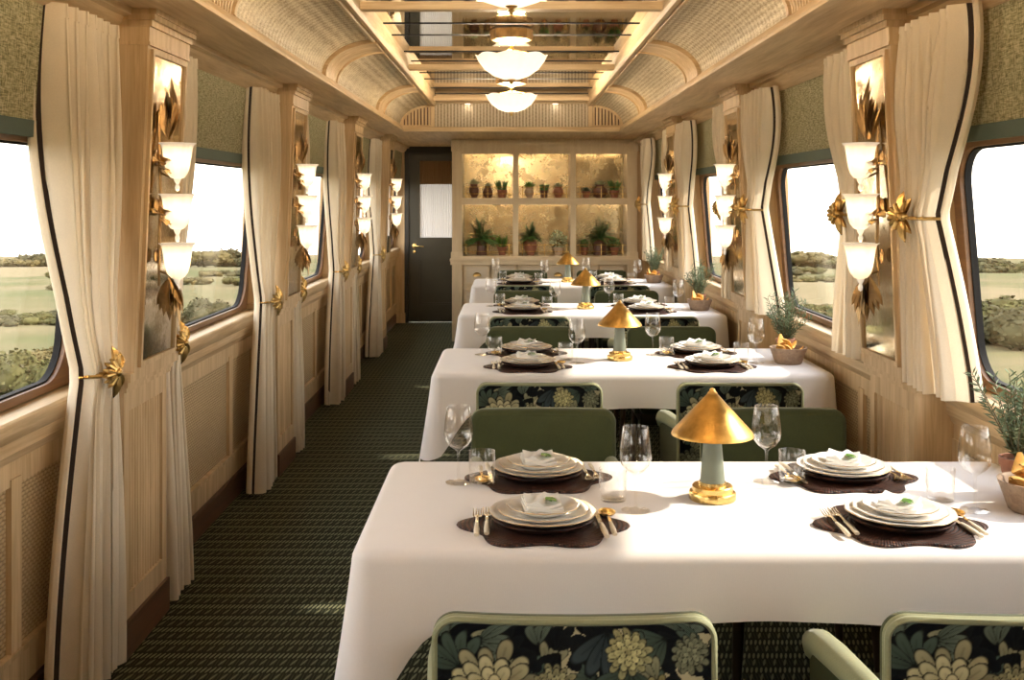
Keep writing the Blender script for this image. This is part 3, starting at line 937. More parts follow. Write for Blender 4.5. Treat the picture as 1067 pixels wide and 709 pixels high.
for x in (.01 + .005, .615): mb.box(x - .005 + .005, x + .058, CY + .012, CY + .42, .89, 1.99)
mb.box(CX0, CX1, CY + .40, CY + .43, .0, 2.11)
mb.box(CX0 + .1, CX1 - .1, CY + .04, CY + .42, 0, .84)
cab = at(mb.build('carcass', M['cab_z'], smooth=25), CB)
mb = MB(); mb.box(CX0 + .10, CX1 - .10, CY + .015, CY + .41, 1.44, 1.495); mb.box(CX0 + .102, CX1 - .102, CY + .010, CY + .03, 1.425, 1.493); at(mb.build('shelf', M['cab_x'], smooth=0), CB)
mb = MB(); mb.box(CX0 - .015, CX1 + .015, CY - .03, CY + .1, .80, .84); mb.box(CX0 - .02, CX1 + .02, CY - .045, CY + .1, .838, .862); mb.box(CX0 - .01, CX1 + .01, CY - .025, CY + .1, .862, .885)
at(mb.build('counter_ledge', M['cab_x'], smooth=0), CB)
CELLS = [(CX0 + .105, .015), (.075, .615), (.675, CX1 - .105)]
for (a, b) in CELLS:
    for z0, z1 in ((.89, 1.44), (1.495, 1.99)):
        mb = MB(); mb.box(a, b, CY + .392, CY + .398, z0, z1); at(mb.build('back_mirror', M['cabinet_mirror'], smooth=0), CB)
        mb = MB(); mb.box(a + .01, b - .01, CY + .05, CY + .07, z1 - .008, z1 - .002); at(mb.build('led_strip', M['led'], smooth=0), CB)
        mb = MB()
        for zz in (.045, .115):
            mb.tube([(a + .01, CY + .05, z0 + zz), (b - .01, CY + .05, z0 + zz)], .0035, 6)
        for q in range(3): x = a + .04 + (b - a - .08) * q / 2; mb.tube([(x, CY + .05, z0), (x, CY + .05, z0 + .125)], .004, 6)
        at(mb.build('gallery_rail', M['brass']), CB)
for r in range(3):
    for k in range(6):
        w = (CX1 - CX0 - .24) / 6; x0 = CX0 + .12 + k * w; z1 = .795 - r * .26
        mb = MB(); mb.box(x0 + .012, x0 + w - .012, CY + .012, CY + .06, z1 - .20, z1)
        for q in ((x0 + .012, x0 + .03, z1 - .182, z1 - .018), (x0 + w - .03, x0 + w - .012, z1 - .182, z1 - .018), (x0 + .012, x0 + w - .012, z1 - .018, z1), (x0 + .012, x0 + w - .012, z1 - .2, z1 - .182)):
            mb.mat(1).box(q[0], q[1], CY + .002, CY + .02, q[2], q[3])
        d = at(mb.build('drawer', [M['drawer_face'], M['cab_x']], smooth=0), CB)
        mb = MB(); c = x0 + w / 2
        mb.grid(lambda u, v: (c + .045 * math.cos(PI * u), CY + .012 - .026 * math.sin(PI * u) * math.cos(PI / 2 * v) - .002, z1 - .115 + .040 * math.sin(PI * u) * math.sin(PI / 2 * v)), 14, 6)
        o = mb.build('cup_pull', M['gold_leaf'])
        o.parent = d

# --- potted plants on the shelves
def pot(mb, kind, h, r):
    P = {'tapered': [(0, 0), (r * .68, 0), (r * .95, h * .8), (r * 1.05, h * .8), (r * 1.06, h), (r * .9, h), (r * .88, h * .85), (0, h * .85)],
         'urn': [(0, 0), (r * .5, 0), (r * .55, h * .08), (r * .9, h * .35), (r, h * .55), (r * .85, h * .78), (r * .62, h * .86), (r * .75, h * .97), (r * .72, h), (r * .55, h * .95), (0, h * .9)],
         'round': [(0, 0), (r * .5, 0), (r * .85, h * .2), (r, h * .45), (r * .86, h * .7), (r * .5, h * .86), (r * .55, h), (r * .45, h), (r * .4, h * .9), (0, h * .9)],
         'jug': [(0, 0), (r * .95, 0), (r, h * .06), (r * .98, h * .6), (r * .8, h * .82), (r * .5, h * .95), (r * .55, h), (r * .42, h), (r * .4, h * .92), (0, h * .92)],
         'bowl': [(0, 0), (r * .45, 0), (r * .8, h * .5), (r, h), (r * .93, h), (r * .7, h * .6), (0, h * .5)]}[kind]
    mb.lathe(P, 24)
def foliage(kind, h, r, seed):
    rnd = random.Random(seed); mb = MB()
    if kind == 'fern':
        for k in range(50):
            a = rnd.uniform(0, 2 * PI); el = rnd.uniform(.15, 1.45); L = (h * .95 if el > 1 else r * 1.25) * rnd.uniform(.75, 1.05)
            d = Vector((math.cos(a) * math.cos(el), math.sin(a) * math.cos(el), math.sin(el))); pts = []
            for i in range(9):
                t = i / 8; pts.append(d * L * t - Vector((0, 0, .55 * L * t * t * math.cos(el))) + Vector((0, 0, .02)))
            for i in range(1, 9):
                t = i / 8; dd = (pts[i] - pts[i - 1]).normalized(); sd = dd.cross(Vector((0, 0, 1)))
                if sd.length < .1: sd = Vector((1, 0, 0))
                sd.normalize(); l = .036 * r / .12 * math.sin(PI * (t * .85 + .12)) + .006
                for sg in (-1, 1):
                    mb.leaf(pts[i], sd * sg + dd * .5, (0, 0, 1), l, .009, .2, 2, 0)
                    mb.leaf((pts[i] + pts[i - 1]) / 2, sd * sg + dd * .5, (0, 0, 1), l, .006, .2, 2, 0)
    elif kind == 'grass':
        for k in range(110):
            a = rnd.uniform(0, 2 * PI); q = r * .55 * rnd.random() ** .5; l = rnd.uniform(.0, .5)
            mb.leaf((q * math.cos(a), q * math.sin(a), 0), (l * math.cos(a), l * math.sin(a), 1), (math.sin(a), -math.cos(a), .1), h * rnd.uniform(.7, 1.05), .0035, .1, 3, 0)
    elif kind in ('bush', 'ball'):
        for k in range(230 if kind == 'bush' else 260):
            v = Vector((rnd.gauss(0, 1), rnd.gauss(0, 1), rnd.gauss(0, 1))).normalized()
            c = Vector((v.x * r * .85, v.y * r * .85, h * .5 + v.z * h * .46)) * (rnd.uniform(.55, 1) if kind == 'bush' else rnd.uniform(.85, 1))
            mb.leaf(c, v + Vector((rnd.gauss(0, .5), rnd.gauss(0, .5), .3)), (rnd.gauss(0, 1), rnd.gauss(0, 1), 1), r * .34, r * .10, .2, 3, .2)
    elif kind == 'succulent':
        for k in range(46):
            a = k * 2.4; el = .15 + 1.3 * (k / 46); rr_ = r * (1.05 - .4 * k / 46)
            mb.leaf((.004 * math.cos(a), .004 * math.sin(a), h * .1), (math.cos(a) * math.cos(el), math.sin(a) * math.cos(el), math.sin(el)), (0, 0, 1), rr_ * (.75 + .35 * (k % 3) / 2), r * .13, -.1, 4, .4)
    elif kind == 'rosemary':
        for k in range(26):
            a = rnd.uniform(0, 2 * PI); el = rnd.uniform(.8, 1.5); L = h * rnd.uniform(.7, 1.05) * (1 if el > 1 else .85)
            d = Vector((math.cos(a) * math.cos(el), math.sin(a) * math.cos(el), math.sin(el)))
            sway = Vector((rnd.gauss(0, .12), rnd.gauss(0, .12), .12)); pts = [d * L * t + sway * L * t * t for t in [i / 11 for i in range(12)]]
            mb.mat(1); mb.tube(pts, [.0022 - .0001 * i for i in range(12)], 4); mb.mat(0)
            for i in range(2, 12):
                dd = (pts[i] - pts[i - 1]).normalized()
                for q in range(4):
                    b = rnd.uniform(0, 2 * PI); sd = dd.orthogonal(); sd.rotate(Matrix.Rotation(b, 3, dd))
                    mb.leaf(pts[i] - dd * L / 22 * (q % 2), sd + dd * 1.1, dd.cross(sd), rnd.uniform(.020, .032), .0022, .15, 2, 0)
    return mb
SHZ = {0: 1.495, 1: .89}
PLANTS = [  # row, x, pot kind, pot mat, pot h, pot r, plant kind, leaf mat, h, r, label
 (0, -.395, 'urn', 'brown_clay', .145, .055, 'succulent', 'leaf_pale', .10, .085, 'pale flowering succulent in a brown urn, first on the upper shelf'),
 (0, -.25, 'round', 'brown_clay', .125, .055, 'succulent', 'leaf_pale', .11, .06, 'pale rosette plant in a round brown pot beside the brown urn'),
 (0, -.10, 'tapered', 'terracotta', .085, .05, 'grass', 'leaf', .125, .065, 'green grass tuft in a terracotta pot by the first divider, upper shelf'),
 (0, .187, 'urn', 'pale_clay', .115, .05, 'succulent', 'leaf_bright', .11, .085, 'spiky green succulent in a cream urn on the middle upper shelf'),
 (0, .345, 'tapered', 'brown_clay', .08, .04, 'grass', 'leaf', .085, .055, 'short dark grass in a brown pot, centre of the middle upper shelf'),
 (0, .495, 'urn', 'terracotta', .12, .055, 'succulent', 'leaf_pale', .10, .065, 'pale leafy plant in a terracotta urn by the second divider'),
 (0, .79, 'tapered', 'terracotta', .07, .045, 'succulent', 'leaf_grey', .085, .06, 'small spiky grey plant in a little terracotta pot, window-side upper shelf'),
 (0, .935, 'round', 'brown_clay', .14, .078, 'succulent', 'leaf_pale', .115, .07, 'pale rosettes in a big round brown jar, window-side upper shelf'),
 (0, 1.09, 'tapered', 'terracotta', .08, .05, 'grass', 'leaf', .13, .06, 'tall green tuft in a terracotta pot at the window end of the upper shelf'),
 (1, -.315, 'jug', 'brown_clay', .17, .056, 'fern', 'leaf', .33, .20, 'large fern in a tall brown jug on the first lower shelf'),
 (1, -.10, 'tapered', 'terracotta', .09, .05, 'grass', 'leaf_bright', .14, .06, 'bright grass in a terracotta pot by the first divider, lower shelf'),
 (1, .20, 'urn', 'terracotta', .18, .072, 'fern', 'leaf', .20, .13, 'mid-sized fern in a terracotta urn on the middle lower shelf'),
 (1, .495, 'tapered', 'pale_clay', .085, .055, 'bush', 'leaf_pale', .20, .095, 'white variegated bush in a pale pot on the middle lower shelf'),
 (1, .77, 'tapered', 'terracotta', .085, .045, 'ball', 'leaf', .09, .045, 'small round topiary in a terracotta pot beside the large jug'),
 (1, .935, 'jug', 'brown_clay', .17, .070, 'fern', 'leaf', .32, .19, 'large fern in a wide brown jug on the window-side lower shelf'),
 (1, 1.09, 'tapered', 'terracotta', .085, .048, 'bush', 'leaf', .10, .065, 'little dark bush in a terracotta pot at the window end, lower shelf')]
for i, (row, x, pk, pm, ph_, pr_, fk, lm, fh, fr, lab) in enumerate(PLANTS):
    R = empty('potted_plant', (x, CY + .17, SHZ[row] + .001), 0, lab, 'potted plant', 'potted plants in the display cabinet')
    mb = MB(); pot(mb, pk, ph_, pr_); mb.build('pot', M[pm], R)
    o = foliage(fk, fh, fr, i).build('foliage', [M[lm], M['twig']], R, 60, False); o.location.z = ph_ * .88
    mb = MB(); mb.lathe([(pr_ * .5, -.004), (pr_ * .3, .003), (0, .005)], 12, (0, 0, ph_ * .9)); mb.build('soil', M['soil'], R)
# ------------------------------------------------------------------ dining tables
TX0, TX1, TY0, TY1, TZ = -.345, 1.385, 2.235, 3.02, .75
TS = ('front table', 'second table', 'third table', 'rear table')
TN = ('front table', 'second table from the front', 'third table from the front', 'rear table by the cabinet')

def make_table():
    R = empty('dining_table', label='x', cat='table', group='dining tables in a row along the windows')
    mb = MB(); mb.rbox(TX0 + .03, TX1 - .03, TY0 + .03, TY1 - .03, .712, .742, .01, 2); mb.build('tabletop', M['oak_x'], R)
    for x in (TX0 + .30, TX1 - .30):
        y = (TY0 + TY1) / 2
        mb = MB(); mb.rbox(x - .04, x + .04, y - .05, y + .05, .03, .712, .012, 2); mb.build('leg', M['oak_z'], R)
        mb = MB(); mb.rbox(x - .05, x + .05, y - .25, y + .25, 0, .04, .012, 2); mb.build('foot', M['dark_wood'], R)
    return R
def make_cloth():
    """A rectangular cloth: flat top, rolled edges, falls on three sides with flared corners."""
    r = .028
    x0, x1, y0, y1 = TX0, TX1, TY0, TY1
    rc = .05
    # perimeter from rear wall corner round the corridor end to the front wall corner
    pts = []
    def add(x, y, nx, ny): pts.append((x, y, nx, ny))
    n1 = 60
    for i in range(n1): add(x1 - rc - (x1 - x0 - 2 * rc) * i / n1, y1, 0, 1)
    for i in range(13): a = PI / 2 + PI / 2 * i / 12; add(x0 + rc + rc * math.cos(a), y1 - rc + rc * math.sin(a), math.cos(a), math.sin(a))
    for i in range(1, 30): add(x0, y1 - rc - (y1 - y0 - 2 * rc) * i / 30, -1, 0)
    for i in range(13): a = PI + PI / 2 * i / 12; add(x0 + rc + rc * math.cos(a), y0 + rc + rc * math.sin(a), math.cos(a), math.sin(a))
    for i in range(1, n1): add(x0 + rc + (x1 - x0 - 2 * rc) * i / n1, y0, 0, -1)
    for i in range(13): a = 1.5 * PI + PI / 2 * i / 12; add(x1 - rc + rc * math.cos(a), y0 + rc + rc * math.sin(a), math.cos(a), math.sin(a))
    for i in range(1, 30): add(x1, y0 + rc + (y1 - y0 - 2 * rc) * i / 30, 1, 0)
    for i in range(13): a = PI / 2 * i / 12; add(x1 - rc + rc * math.cos(a), y1 - rc + rc * math.sin(a), math.cos(a), math.sin(a))
    S_ = [0.0]
    for a, b in zip(pts[:-1], pts[1:]): S_.append(S_[-1] + math.hypot(b[0] - a[0], b[1] - a[1]))
    i_c = [n1 + 6, n1 + 13 + 29 + 6, n1 + 13 + 29 + 13 + n1 - 1 + 6, len(pts) - 7]
    sc_ = [S_[i] for i in i_c]
    mb = MB(); NV = 22; ring0 = []
    for i, (x, y, nx, ny) in enumerate(pts):
        dc = min(abs(S_[i] - q) for q in sc_)
        e = math.exp(-(dc / .115) ** 2); wallend = x > x1 - .3
        onend = abs(nx) > .9
        drop = .150 + .21 * e + (.05 if onend else 0) + .006 * math.sin(S_[i] * 9)
        col_ = []
        for v in range(NV + 1):
            t = v / NV
            if v <= 5:
                a = PI / 2 * v / 5; d = r * math.sin(a) - r; z = -r * (1 - math.cos(a))
            else:
                q = (v - 5) / (NV - 5); z = -r - (drop - r) * q
                fold = e * (.055 * q ** 1.1) + .010 * q * math.sin(S_[i] * 30) * min(1, e + .12) + (.014 * q if onend else .010 * q)
                side = math.sin((S_[i] - min(sc_, key=lambda c: abs(S_[i] - c))) * 26)
                d = (fold + .018 * e * side * q) * (.45 if wallend and nx > .1 else 1)
            col_.append(mb.addv((x + nx * d, y + ny * d, TZ + z)))
        ring0.append(col_)
    for A, B in zip(ring0, ring0[1:] + ring0[:1]):
        for v in range(NV): mb.face((A[v], B[v], B[v + 1], A[v + 1]))
    mb.face([c[0] for c in ring0])
    o = mb.build('tablecloth', M['cloth'], None, 60)
    return o
table_p = Proto(make_table())
cloth0 = make_cloth()
tag(cloth0, 'x', 'tablecloth', 'white tablecloths')
cloth_p = Proto(cloth0)
for k in range(4):
    table_p.put((0, 2.25 * k, 0), 0, 'oak dining table hidden under the white cloth, %s' % TN[k])
    cloth_p.put((0, 2.25 * k, 0), 0, 'white linen cloth draped over the %s' % TN[k])

# ------------------------------------------------------------------ chairs (local: seat faces +Y, back at -Y)
def floral_pattern(nx, nz, W, H):
    """Tapestry of pale blossoms on dark ground; returns nx*nz colours."""
    u = np.linspace(0, W, nx)[:, None] * np.ones((1, nz)); v = np.ones((nx, 1)) * np.linspace(0, H, nz)[None, :]
    rng = np.random.RandomState(5)
    C = np.zeros((nx, nz, 3)); C[:] = (.004, .005, .007)
    def ell(cx, cy, a, b, ang, col, dark=.12, vein=True):
        ca, sa = math.cos(ang), math.sin(ang)
        p = (u - cx) * ca + (v - cy) * sa; q = -(u - cx) * sa + (v - cy) * ca
        d = (p / a) ** 2 + (q / (b * (1 + .25 * p / a))) ** 2
        m = d < 1.25
        k = np.clip((1.12 - d) / .35, 0, 1)
        sh = .55 + .45 * np.clip(p / a * .5 + .5, 0, 1) - (.22 * np.exp(-(q / (b * .16)) ** 2) * (p < .5 * a) if vein else 0)
        c = np.array(col)[None, None, :] * sh[..., None]
        c = c * k[..., None] + np.array((.010, .012, .012)) * (1 - k[..., None])
        C[m] = c[m]
    def beige(cx, cy, rad, seed):
        r2 = np.random.RandomState(seed)
        f = np.zeros_like(u)
        for _ in range(9):
            f += np.exp(-(((u - cx - r2.normal(0, rad * .5)) / (rad * .42)) ** 2 + ((v - cy - r2.normal(0, rad * .5)) / (rad * .42)) ** 2))
        m = f > .55
        C[m] = (.46, .42, .26)
    def leafc(cx, cy, L, n, a0, spread, col):
        for k in range(n):
            a = a0 + spread * (k - (n - 1) / 2); ell(cx + L * .55 * math.cos(a), cy + L * .55 * math.sin(a), L * .5, L * .16, a, col)
    def flower(cx, cy, R, col, ang=0):
        for ring, (n, rr_, pl, pw) in enumerate(((13, .74, .30, .15), (11, .54, .28, .14), (8, .34, .26, .13), (5, .16, .20, .11))):
            for k in range(n):
                a = ang + 2 * PI * k / n + ring * .35
                g = 1 + .12 * rng.normal(); jj = (.60 + .14 * ring) * (1 + .14 * rng.normal()); c = tuple(q * jj for q in col)
                ell(cx + R * rr_ * math.cos(a) * g, cy + R * rr_ * math.sin(a) * g, R * pl, R * pw, a, c)
        ell(cx, cy, R * .13, R * .12, 0, tuple(q * .6 for q in col), vein=False)
    teal = (.075, .11, .085); steel = (.05, .07, .075); grey = (.22, .24, .16); cream = (.74, .69, .40); yel = (.66, .63, .31)
    for (x, y, r) in ((.60, .86, .16), (.92, .80, .15), (.05, .60, .10), (.42, .20, .16), (.97, .25, .15), (.72, .45, .08)): beige(x * W, y * H, r * W, int(x * 100))
    for k in range(120):
        x, y = rng.uniform(0, W), rng.uniform(0, H)
        leafc(x, y, rng.uniform(.030, .055), rng.randint(3, 6), rng.uniform(0, 2 * PI), .5, [teal, (.13, .17, .13), grey, (.30, .30, .18), (.012, .016, .018), (.008, .010, .012), (.008, .010, .012)][rng.randint(7)])
    for k in range(60):
        x, y = rng.uniform(0, W), rng.uniform(0, H); ell(x, y, .012, .010, 0, (.008, .010, .012), vein=False)
    leafc(.62 * W, .97 * H, .075, 5, -PI / 2, .45, steel); leafc(.70 * W, .80 * H, .06, 5, -1.8, .5, teal); leafc(.34 * W, .55 * H, .07, 5, -.6, .5, grey)
    leafc(.08 * W, .80 * H, .06, 5, 2.0, .5, teal); leafc(.50 * W, .45 * H, .06, 5, 1.2, .5, steel)
    flower(.20 * W, .70 * H, .082, cream, .3)
    flower(.69 * W, .88 * H, .040, yel, .1)
    flower(.79 * W, .66 * H, .038, (.47, .44, .19), .8)
    flower(.60 * W, .34 * H, .070, (.42, .40, .22), 1.1)
    flower(.10 * W, .22 * H, .055, grey, .6)
    flower(.93 * W, .42 * H, .050, (.24, .27, .18), .2)
    flower(.42 * W, .74 * H, .035, (.50, .48, .26), .4)
    flower(.92 * W, .86 * H, .034, (.30, .32, .20), .9)
    flower(.36 * W, .10 * H, .055, yel, .2)
    return C.reshape(-1, 3)

BW, BZ0, BZ1, BR = .2425, .40, .79, .042
def back_y(x): return -.268 + .35 * x * x       # outer face, gently curved in plan
def rrect_x(z, inset, hw=BW, z1=BZ1, r=BR):
    """half width of the back at height z with round top corners"""
    h = hw - inset; top = z1 - inset; rr_ = max(.012, r - inset)
    if z > top - rr_:
        q = min(1, (z - (top - rr_)) / rr_); return h - rr_ + rr_ * math.sqrt(max(0, 1 - q * q))
    return h
def make_chair():
    R = empty('dining_chair', label='x', cat='chair', group='green velvet armchairs at the dining tables')
    # upholstered back shell: rounded cushion profile front to back
    mb = MB(); NP = 14
    outl = []
    n = 10
    for i in range(n + 1): outl.append((BW, BZ0 + (BZ1 - BR - BZ0) * i / n))
    for i in range(1, 11): a = PI / 2 * i / 10; outl.append((BW - BR + BR * math.cos(a), BZ1 - BR + BR * math.sin(a)))
    for i in range(1, 16): outl.append(((BW - BR) * (1 - 2 * i / 15), BZ1))
    for i in range(1, 11): a = PI / 2 + PI / 2 * i / 10; outl.append((-BW + BR + BR * math.cos(a), BZ1 - BR + BR * math.sin(a)))
    for i in range(1, n + 1): outl.append((-BW, BZ1 - BR - (BZ1 - BR - BZ0) * i / n))
    cxm, czm = 0, .62
    def inner(q, ins):
        x, z = q
        kx = max(0, (abs(x) - ins)) / max(1e-6, abs(x)) if abs(x) > BW - BR - .001 else 1
        nx = x * (BW - ins) / BW
        nz = z if z < BZ1 - BR else BZ1 - BR + (z - (BZ1 - BR)) * (BR - ins) / BR
        return nx, nz
    TH = .044
    sec = [(.016, 0.0), (.004, .004), (0, .014), (0, TH - .020), (.006, TH - .008), (.018, TH)]
    rows = []; mb.mat(1)
    for q in outl:
        rows.append([mb.addv((inner(q, i_)[0], back_y(inner(q, i_)[0]) + d, inner(q, i_)[1])) for i_, d in sec])
    for A, B in zip(rows[:-1], rows[1:]):
        for k in range(len(sec) - 1): mb.mat(1 if k < 2 else 0); mb.face((A[k], B[k], B[k + 1], A[k + 1]))
    # inner velvet face and outer backing as grids
    def fill(ins, d, nu=20, nv=30):
        def fn(u, v):
            z = BZ0 + (BZ1 - ins - BZ0) * (1 - (1 - v) ** 2)
            x = (2 * u - 1) * rrect_x(z, ins); return (x, back_y(x) + d + (.010 * math.sin(PI * u) * math.sin(PI * min(1, v + .1)) if d > 0 else 0), z)
        mb.grid(fn, nu, nv)
    mb.mat(0); fill(.017, TH); fill(.015, .001)
    mb.build('backrest', [M['velvet'], M['piping']], R, 60)
    # dark piping round the outer back
    mb = MB(); mb.tube([(inner(q, .005)[0], back_y(inner(q, .005)[0]) + .001, inner(q, .005)[1]) for q in outl], .006, 6)
    mb.build('piping', M['piping'], R, 60)
    # floral outer back
    mb = MB(); NX, NZ = 230, 190; ins = .009
    def fn(u, v):
        z = BZ0 + .005 + (BZ1 - ins - BZ0 - .005) * v
        x = (2 * u - 1) * rrect_x(z, ins); return (x, back_y(x) - .005 * math.sin(PI * u) ** .3 * 1 - .0005, z)
    mb.grid(fn, NX, NZ)
    fl = mb.build('outer_back', M['floral'], R, 180)
    W_, H_ = 2 * (BW - ins), BZ1 - ins - BZ0
    cols = floral_pattern(NX + 1, NZ + 1, W_, H_)
    at_ = fl.data.color_attributes.new('pattern', 'FLOAT_COLOR', 'POINT')
    at_.data.foreach_set('color', np.concatenate([cols, np.ones((len(cols), 1))], 1).astype(np.float32).ravel())
    # seat
    mb = MB(); mb.rbox(-.225, .225, -.225, .235, .40, .485, .03, 4); mb.build('seat', M['velvet'], R, 60)
    mb = MB(); mb.rbox(-.225, .225, -.22, .215, .345, .405, .01, 2); mb.build('seat_frame', M['dark_wood'], R)
    for sg in (-1, 1):
        mb = MB()
        mb.tube([(sg * .222, -.235, .618), (sg * .236, -.10, .612), (sg * .242, .02, .602), (sg * .243, .12, .586), (sg * .240, .175, .566), (sg * .236, .19, .54)], [.022, .026, .028, .028, .027, .022], 14)
        arm = mb.build('armrest', M['piping'], R, 60)  # paler than the velvet: light on the arm is put into its colour
        mb = MB(); mb.hexa([(sg * .215, -.22, .40), (sg * .236, -.22, .40), (sg * .248, .18, .40), (sg * .226, .18, .40), (sg * .215, -.22, .61), (sg * .236, -.22, .61), (sg * .250, .18, .56), (sg * .230, .18, .56)])
        mb.build('side_panel', M['velvet'], R, 20)
        for y in (-.20, .18):
            mb = MB(); mb.tube([(sg * .20, y, .36), (sg * (.215 if y > 0 else .222), y + (.01 if y > 0 else -.03), .0)], [.021, .012], 10); mb.build('leg', M['dark_wood'], R)
    return R
chair_p = Proto(make_chair())
CHX = (.107, .877)
for k in range(4):
    for i, x in enumerate(CHX):
        side = ('corridor', 'window')[i]
        chair_p.put((x, 2.042 + 2.25 * k, 0), 0, 'floral-backed green armchair on the near %s side of the %s' % (side, TS[k]))
        chair_p.put((x, 3.306 + 2.25 * k, 0), PI, 'green velvet armchair facing the viewer, far %s side of the %s' % (side, TS[k]))

# ------------------------------------------------------------------ table lamp
def make_lamp():
    R = empty('table_lamp', label='x', cat='table lamp', group='brass cone table lamps')
    mb = MB()
    mb.lathe([(0, 0), (.056, 0), (.058, .003), (.058, .017), (.056, .020), (.050, .020), (.050, .033), (.048, .035), (.034, .036), (.033, .044), (0, .044)], 40); mb.build('base', M['brass'], R)
    mb = MB(); mb.lathe([(.0, .042), (.031, .042), (.0300, .05), (.0185, .195), (0, .195)], 36); mb.build('stem', M['teal_glaze'], R)
    mb = MB(); mb.lathe([(.006, .2665), (.012, .262), (.098, .169), (.101, .163), (.102, .160), (.099, .160), (.096, .166), (.012, .255), (.0, .257)], 64); sh = mb.build('lamp_shade', M['aged_brass'], R, 50)
    mb = MB(); mb.lathe([(0, .256), (.012, .258), (.0125, .264), (.008, .268), (.006, .274), (0, .277)], 20); mb.build('finial', M['brass'], sh)
    mb = MB(); mb.lathe([(0, .195), (.010, .196), (.015, .208), (.012, .222), (0, .226)], 16); mb.build('bulb', M['bulb'], sh)
    return R
lamp_p = Proto(make_lamp())
for k in range(4): lamp_p.put((.50, 2.627 + 2.25 * k, TZ), .3 * k, 'brass cone lamp on a sage green stem, standing on the %s' % TN[k])

# ------------------------------------------------------------------ place settings
def make_placemat():
    mb = MB(); n = 120
    def rad(a): return .176 + .018 * math.cos(6 * a)
    def P_(a, k): r = rad(a) * k; return (r * math.cos(a) * 1.02, r * math.sin(a) * .86)
    secs = [(0, .0075), (.35, .0075), (.7, .0075), (.95, .0075), (.99, .006), (1.0, .003), (.985, 0)]
    rows = [[mb.addv((*P_(2 * PI * i / n, k), z)) for i in range(n)] for k, z in secs[1:]]
    c = mb.addv((0, 0, .0075))
    for i in range(n): mb.face((c, rows[0][i], rows[0][(i + 1) % n]))
    for A, B in zip(rows[:-1], rows[1:]):
        for i in range(n): mb.face((A[i], B[i], B[(i + 1) % n], A[(i + 1) % n]))
    mb.face(rows[-1][::-1])
    return tag(mb.build('placemat', M['placemat'], smooth=50), 'x', 'placemat', 'dark woven placemats')
def wavy(a, r, z): return 1 + (.010 * math.cos(12 * a) if r > .05 else 0)
def make_charger():
    mb = MB(); mb.lathe([(0, 0), (.085, 0), (.113, .012), (.118, .017), (.115, .019), (.085, .009), (0, .008)], 64); return tag(mb.build('charger_plate', M['placemat'], smooth=50), 'x', 'charger plate', 'dark woven charger plates')
def make_plate(R, h, name, grp):
    mb = MB()
    mb.lathe([(0, 0), (R * .58, 0), (R * .64, .004), (R * .975, h - .001), (R * 1.0, h + .001)], 84, wob=wavy)
    mb.mat(1); mb.lathe([(R * 1.0, h + .001), (R * 1.002, h + .0020), (R * .997, h + .0030), (R * .988, h + .0032)], 84, wob=wavy)
    mb.mat(0); mb.lathe([(R * .988, h + .0032), (R * .90, h + .002), (R * .64, .0075), (R * .58, .0055), (0, .005)], 84, wob=wavy)
    return tag(mb.build(name, [M['porcelain'], M['gold_rim']], smooth=50), 'x', 'plate', grp)
def make_napkin():
    R = empty('napkin', label='x', cat='napkin', group='folded napkins with a green sprig')
    mb = MB(); rnd = random.Random(2)
    for k, (w, h, z, rot) in enumerate(((.088, .062, .0, 0), (.084, .058, .006, .05), (.080, .055, .012, -.06))):
        c, s_ = math.cos(rot), math.sin(rot)
        def fn(u, v, top):
            x, y = (u - .5) * w, (v - .5) * h
            zz = z + (.0055 if top else 0) + .010 * (v - .2) * (1 if v > .2 else .3) + .004 * math.sin(5 * u + k) + .006 * max(0, abs(u - .5) - .3)
            if k == 2 and top: zz += .010 * math.exp(-((u - .3 - .3 * v) / .12) ** 2)
            return (x * c - y * s_, x * s_ + y * c, zz)
        mb.grid(lambda u, v: fn(u, v, True), 16, 12); mb.grid(lambda u, v: fn(u, v, False), 16, 12)
        for e in range(4):
            def ed(u, v):
                uu, vv = ((u, 0), (u, 1), (0, u), (1, u))[e]; return fn(uu, vv, v > .5)
            mb.grid(ed, 16, 1)
    mb.build('folded_cloth', M['napkin'], R, 60)
    mb = MB()
    for k in range(7): a = .4 * k - 1.3; mb.leaf((.008, -.008, .022), (math.cos(a), math.sin(a) * .6, .25), (0, 0, 1), .022 + .006 * (k % 2), .007, .3, 4, .3)
    mb.build('herb_sprig', M['leaf_bright'], R, 60)
    return R
def make_fork():
    R = empty('fork', label='x', cat='fork', group='forks beside the plates')
    mb = MB(); mb.tube([(0, -.09, .004), (0, -.06, .006), (0, -.01, .007)], [.006, .0065, .0042], 8, .6); mb.build('handle', M['handle'], R, 60)
    mb = MB(); mb.tube([(0, -.012, .007), (0, .02, .010), (0, .038, .006)], [.0035, .003, .0075], 8, .5)
    for i in range(4): x = -.0090 + .006 * i; mb.tube([(x * .7, .036, .006), (x, .05, .005), (x, .085, .011)], [.0022, .0022, .0010], 5)
    mb.build('tines', M['silver'], R, 60); return R
def make_knife():
    R = empty('knife', label='x', cat='knife', group='knives beside the plates')
    mb = MB(); mb.tube([(0, -.10, .005), (0, -.06, .006), (0, -.01, .006)], [.006, .0075, .0055], 8, .6); mb.build('handle', M['handle'], R, 60)
    mb = MB(); mb.prism([(-.005, -.012), (.004, -.012), (.006, .05), (.005, .085), (-.002, .105), (-.005, .09)], lambda x, y: (x, y, .003), lambda x, y: (x, y, .0055)); mb.build('blade', M['silver'], R, 30); return R
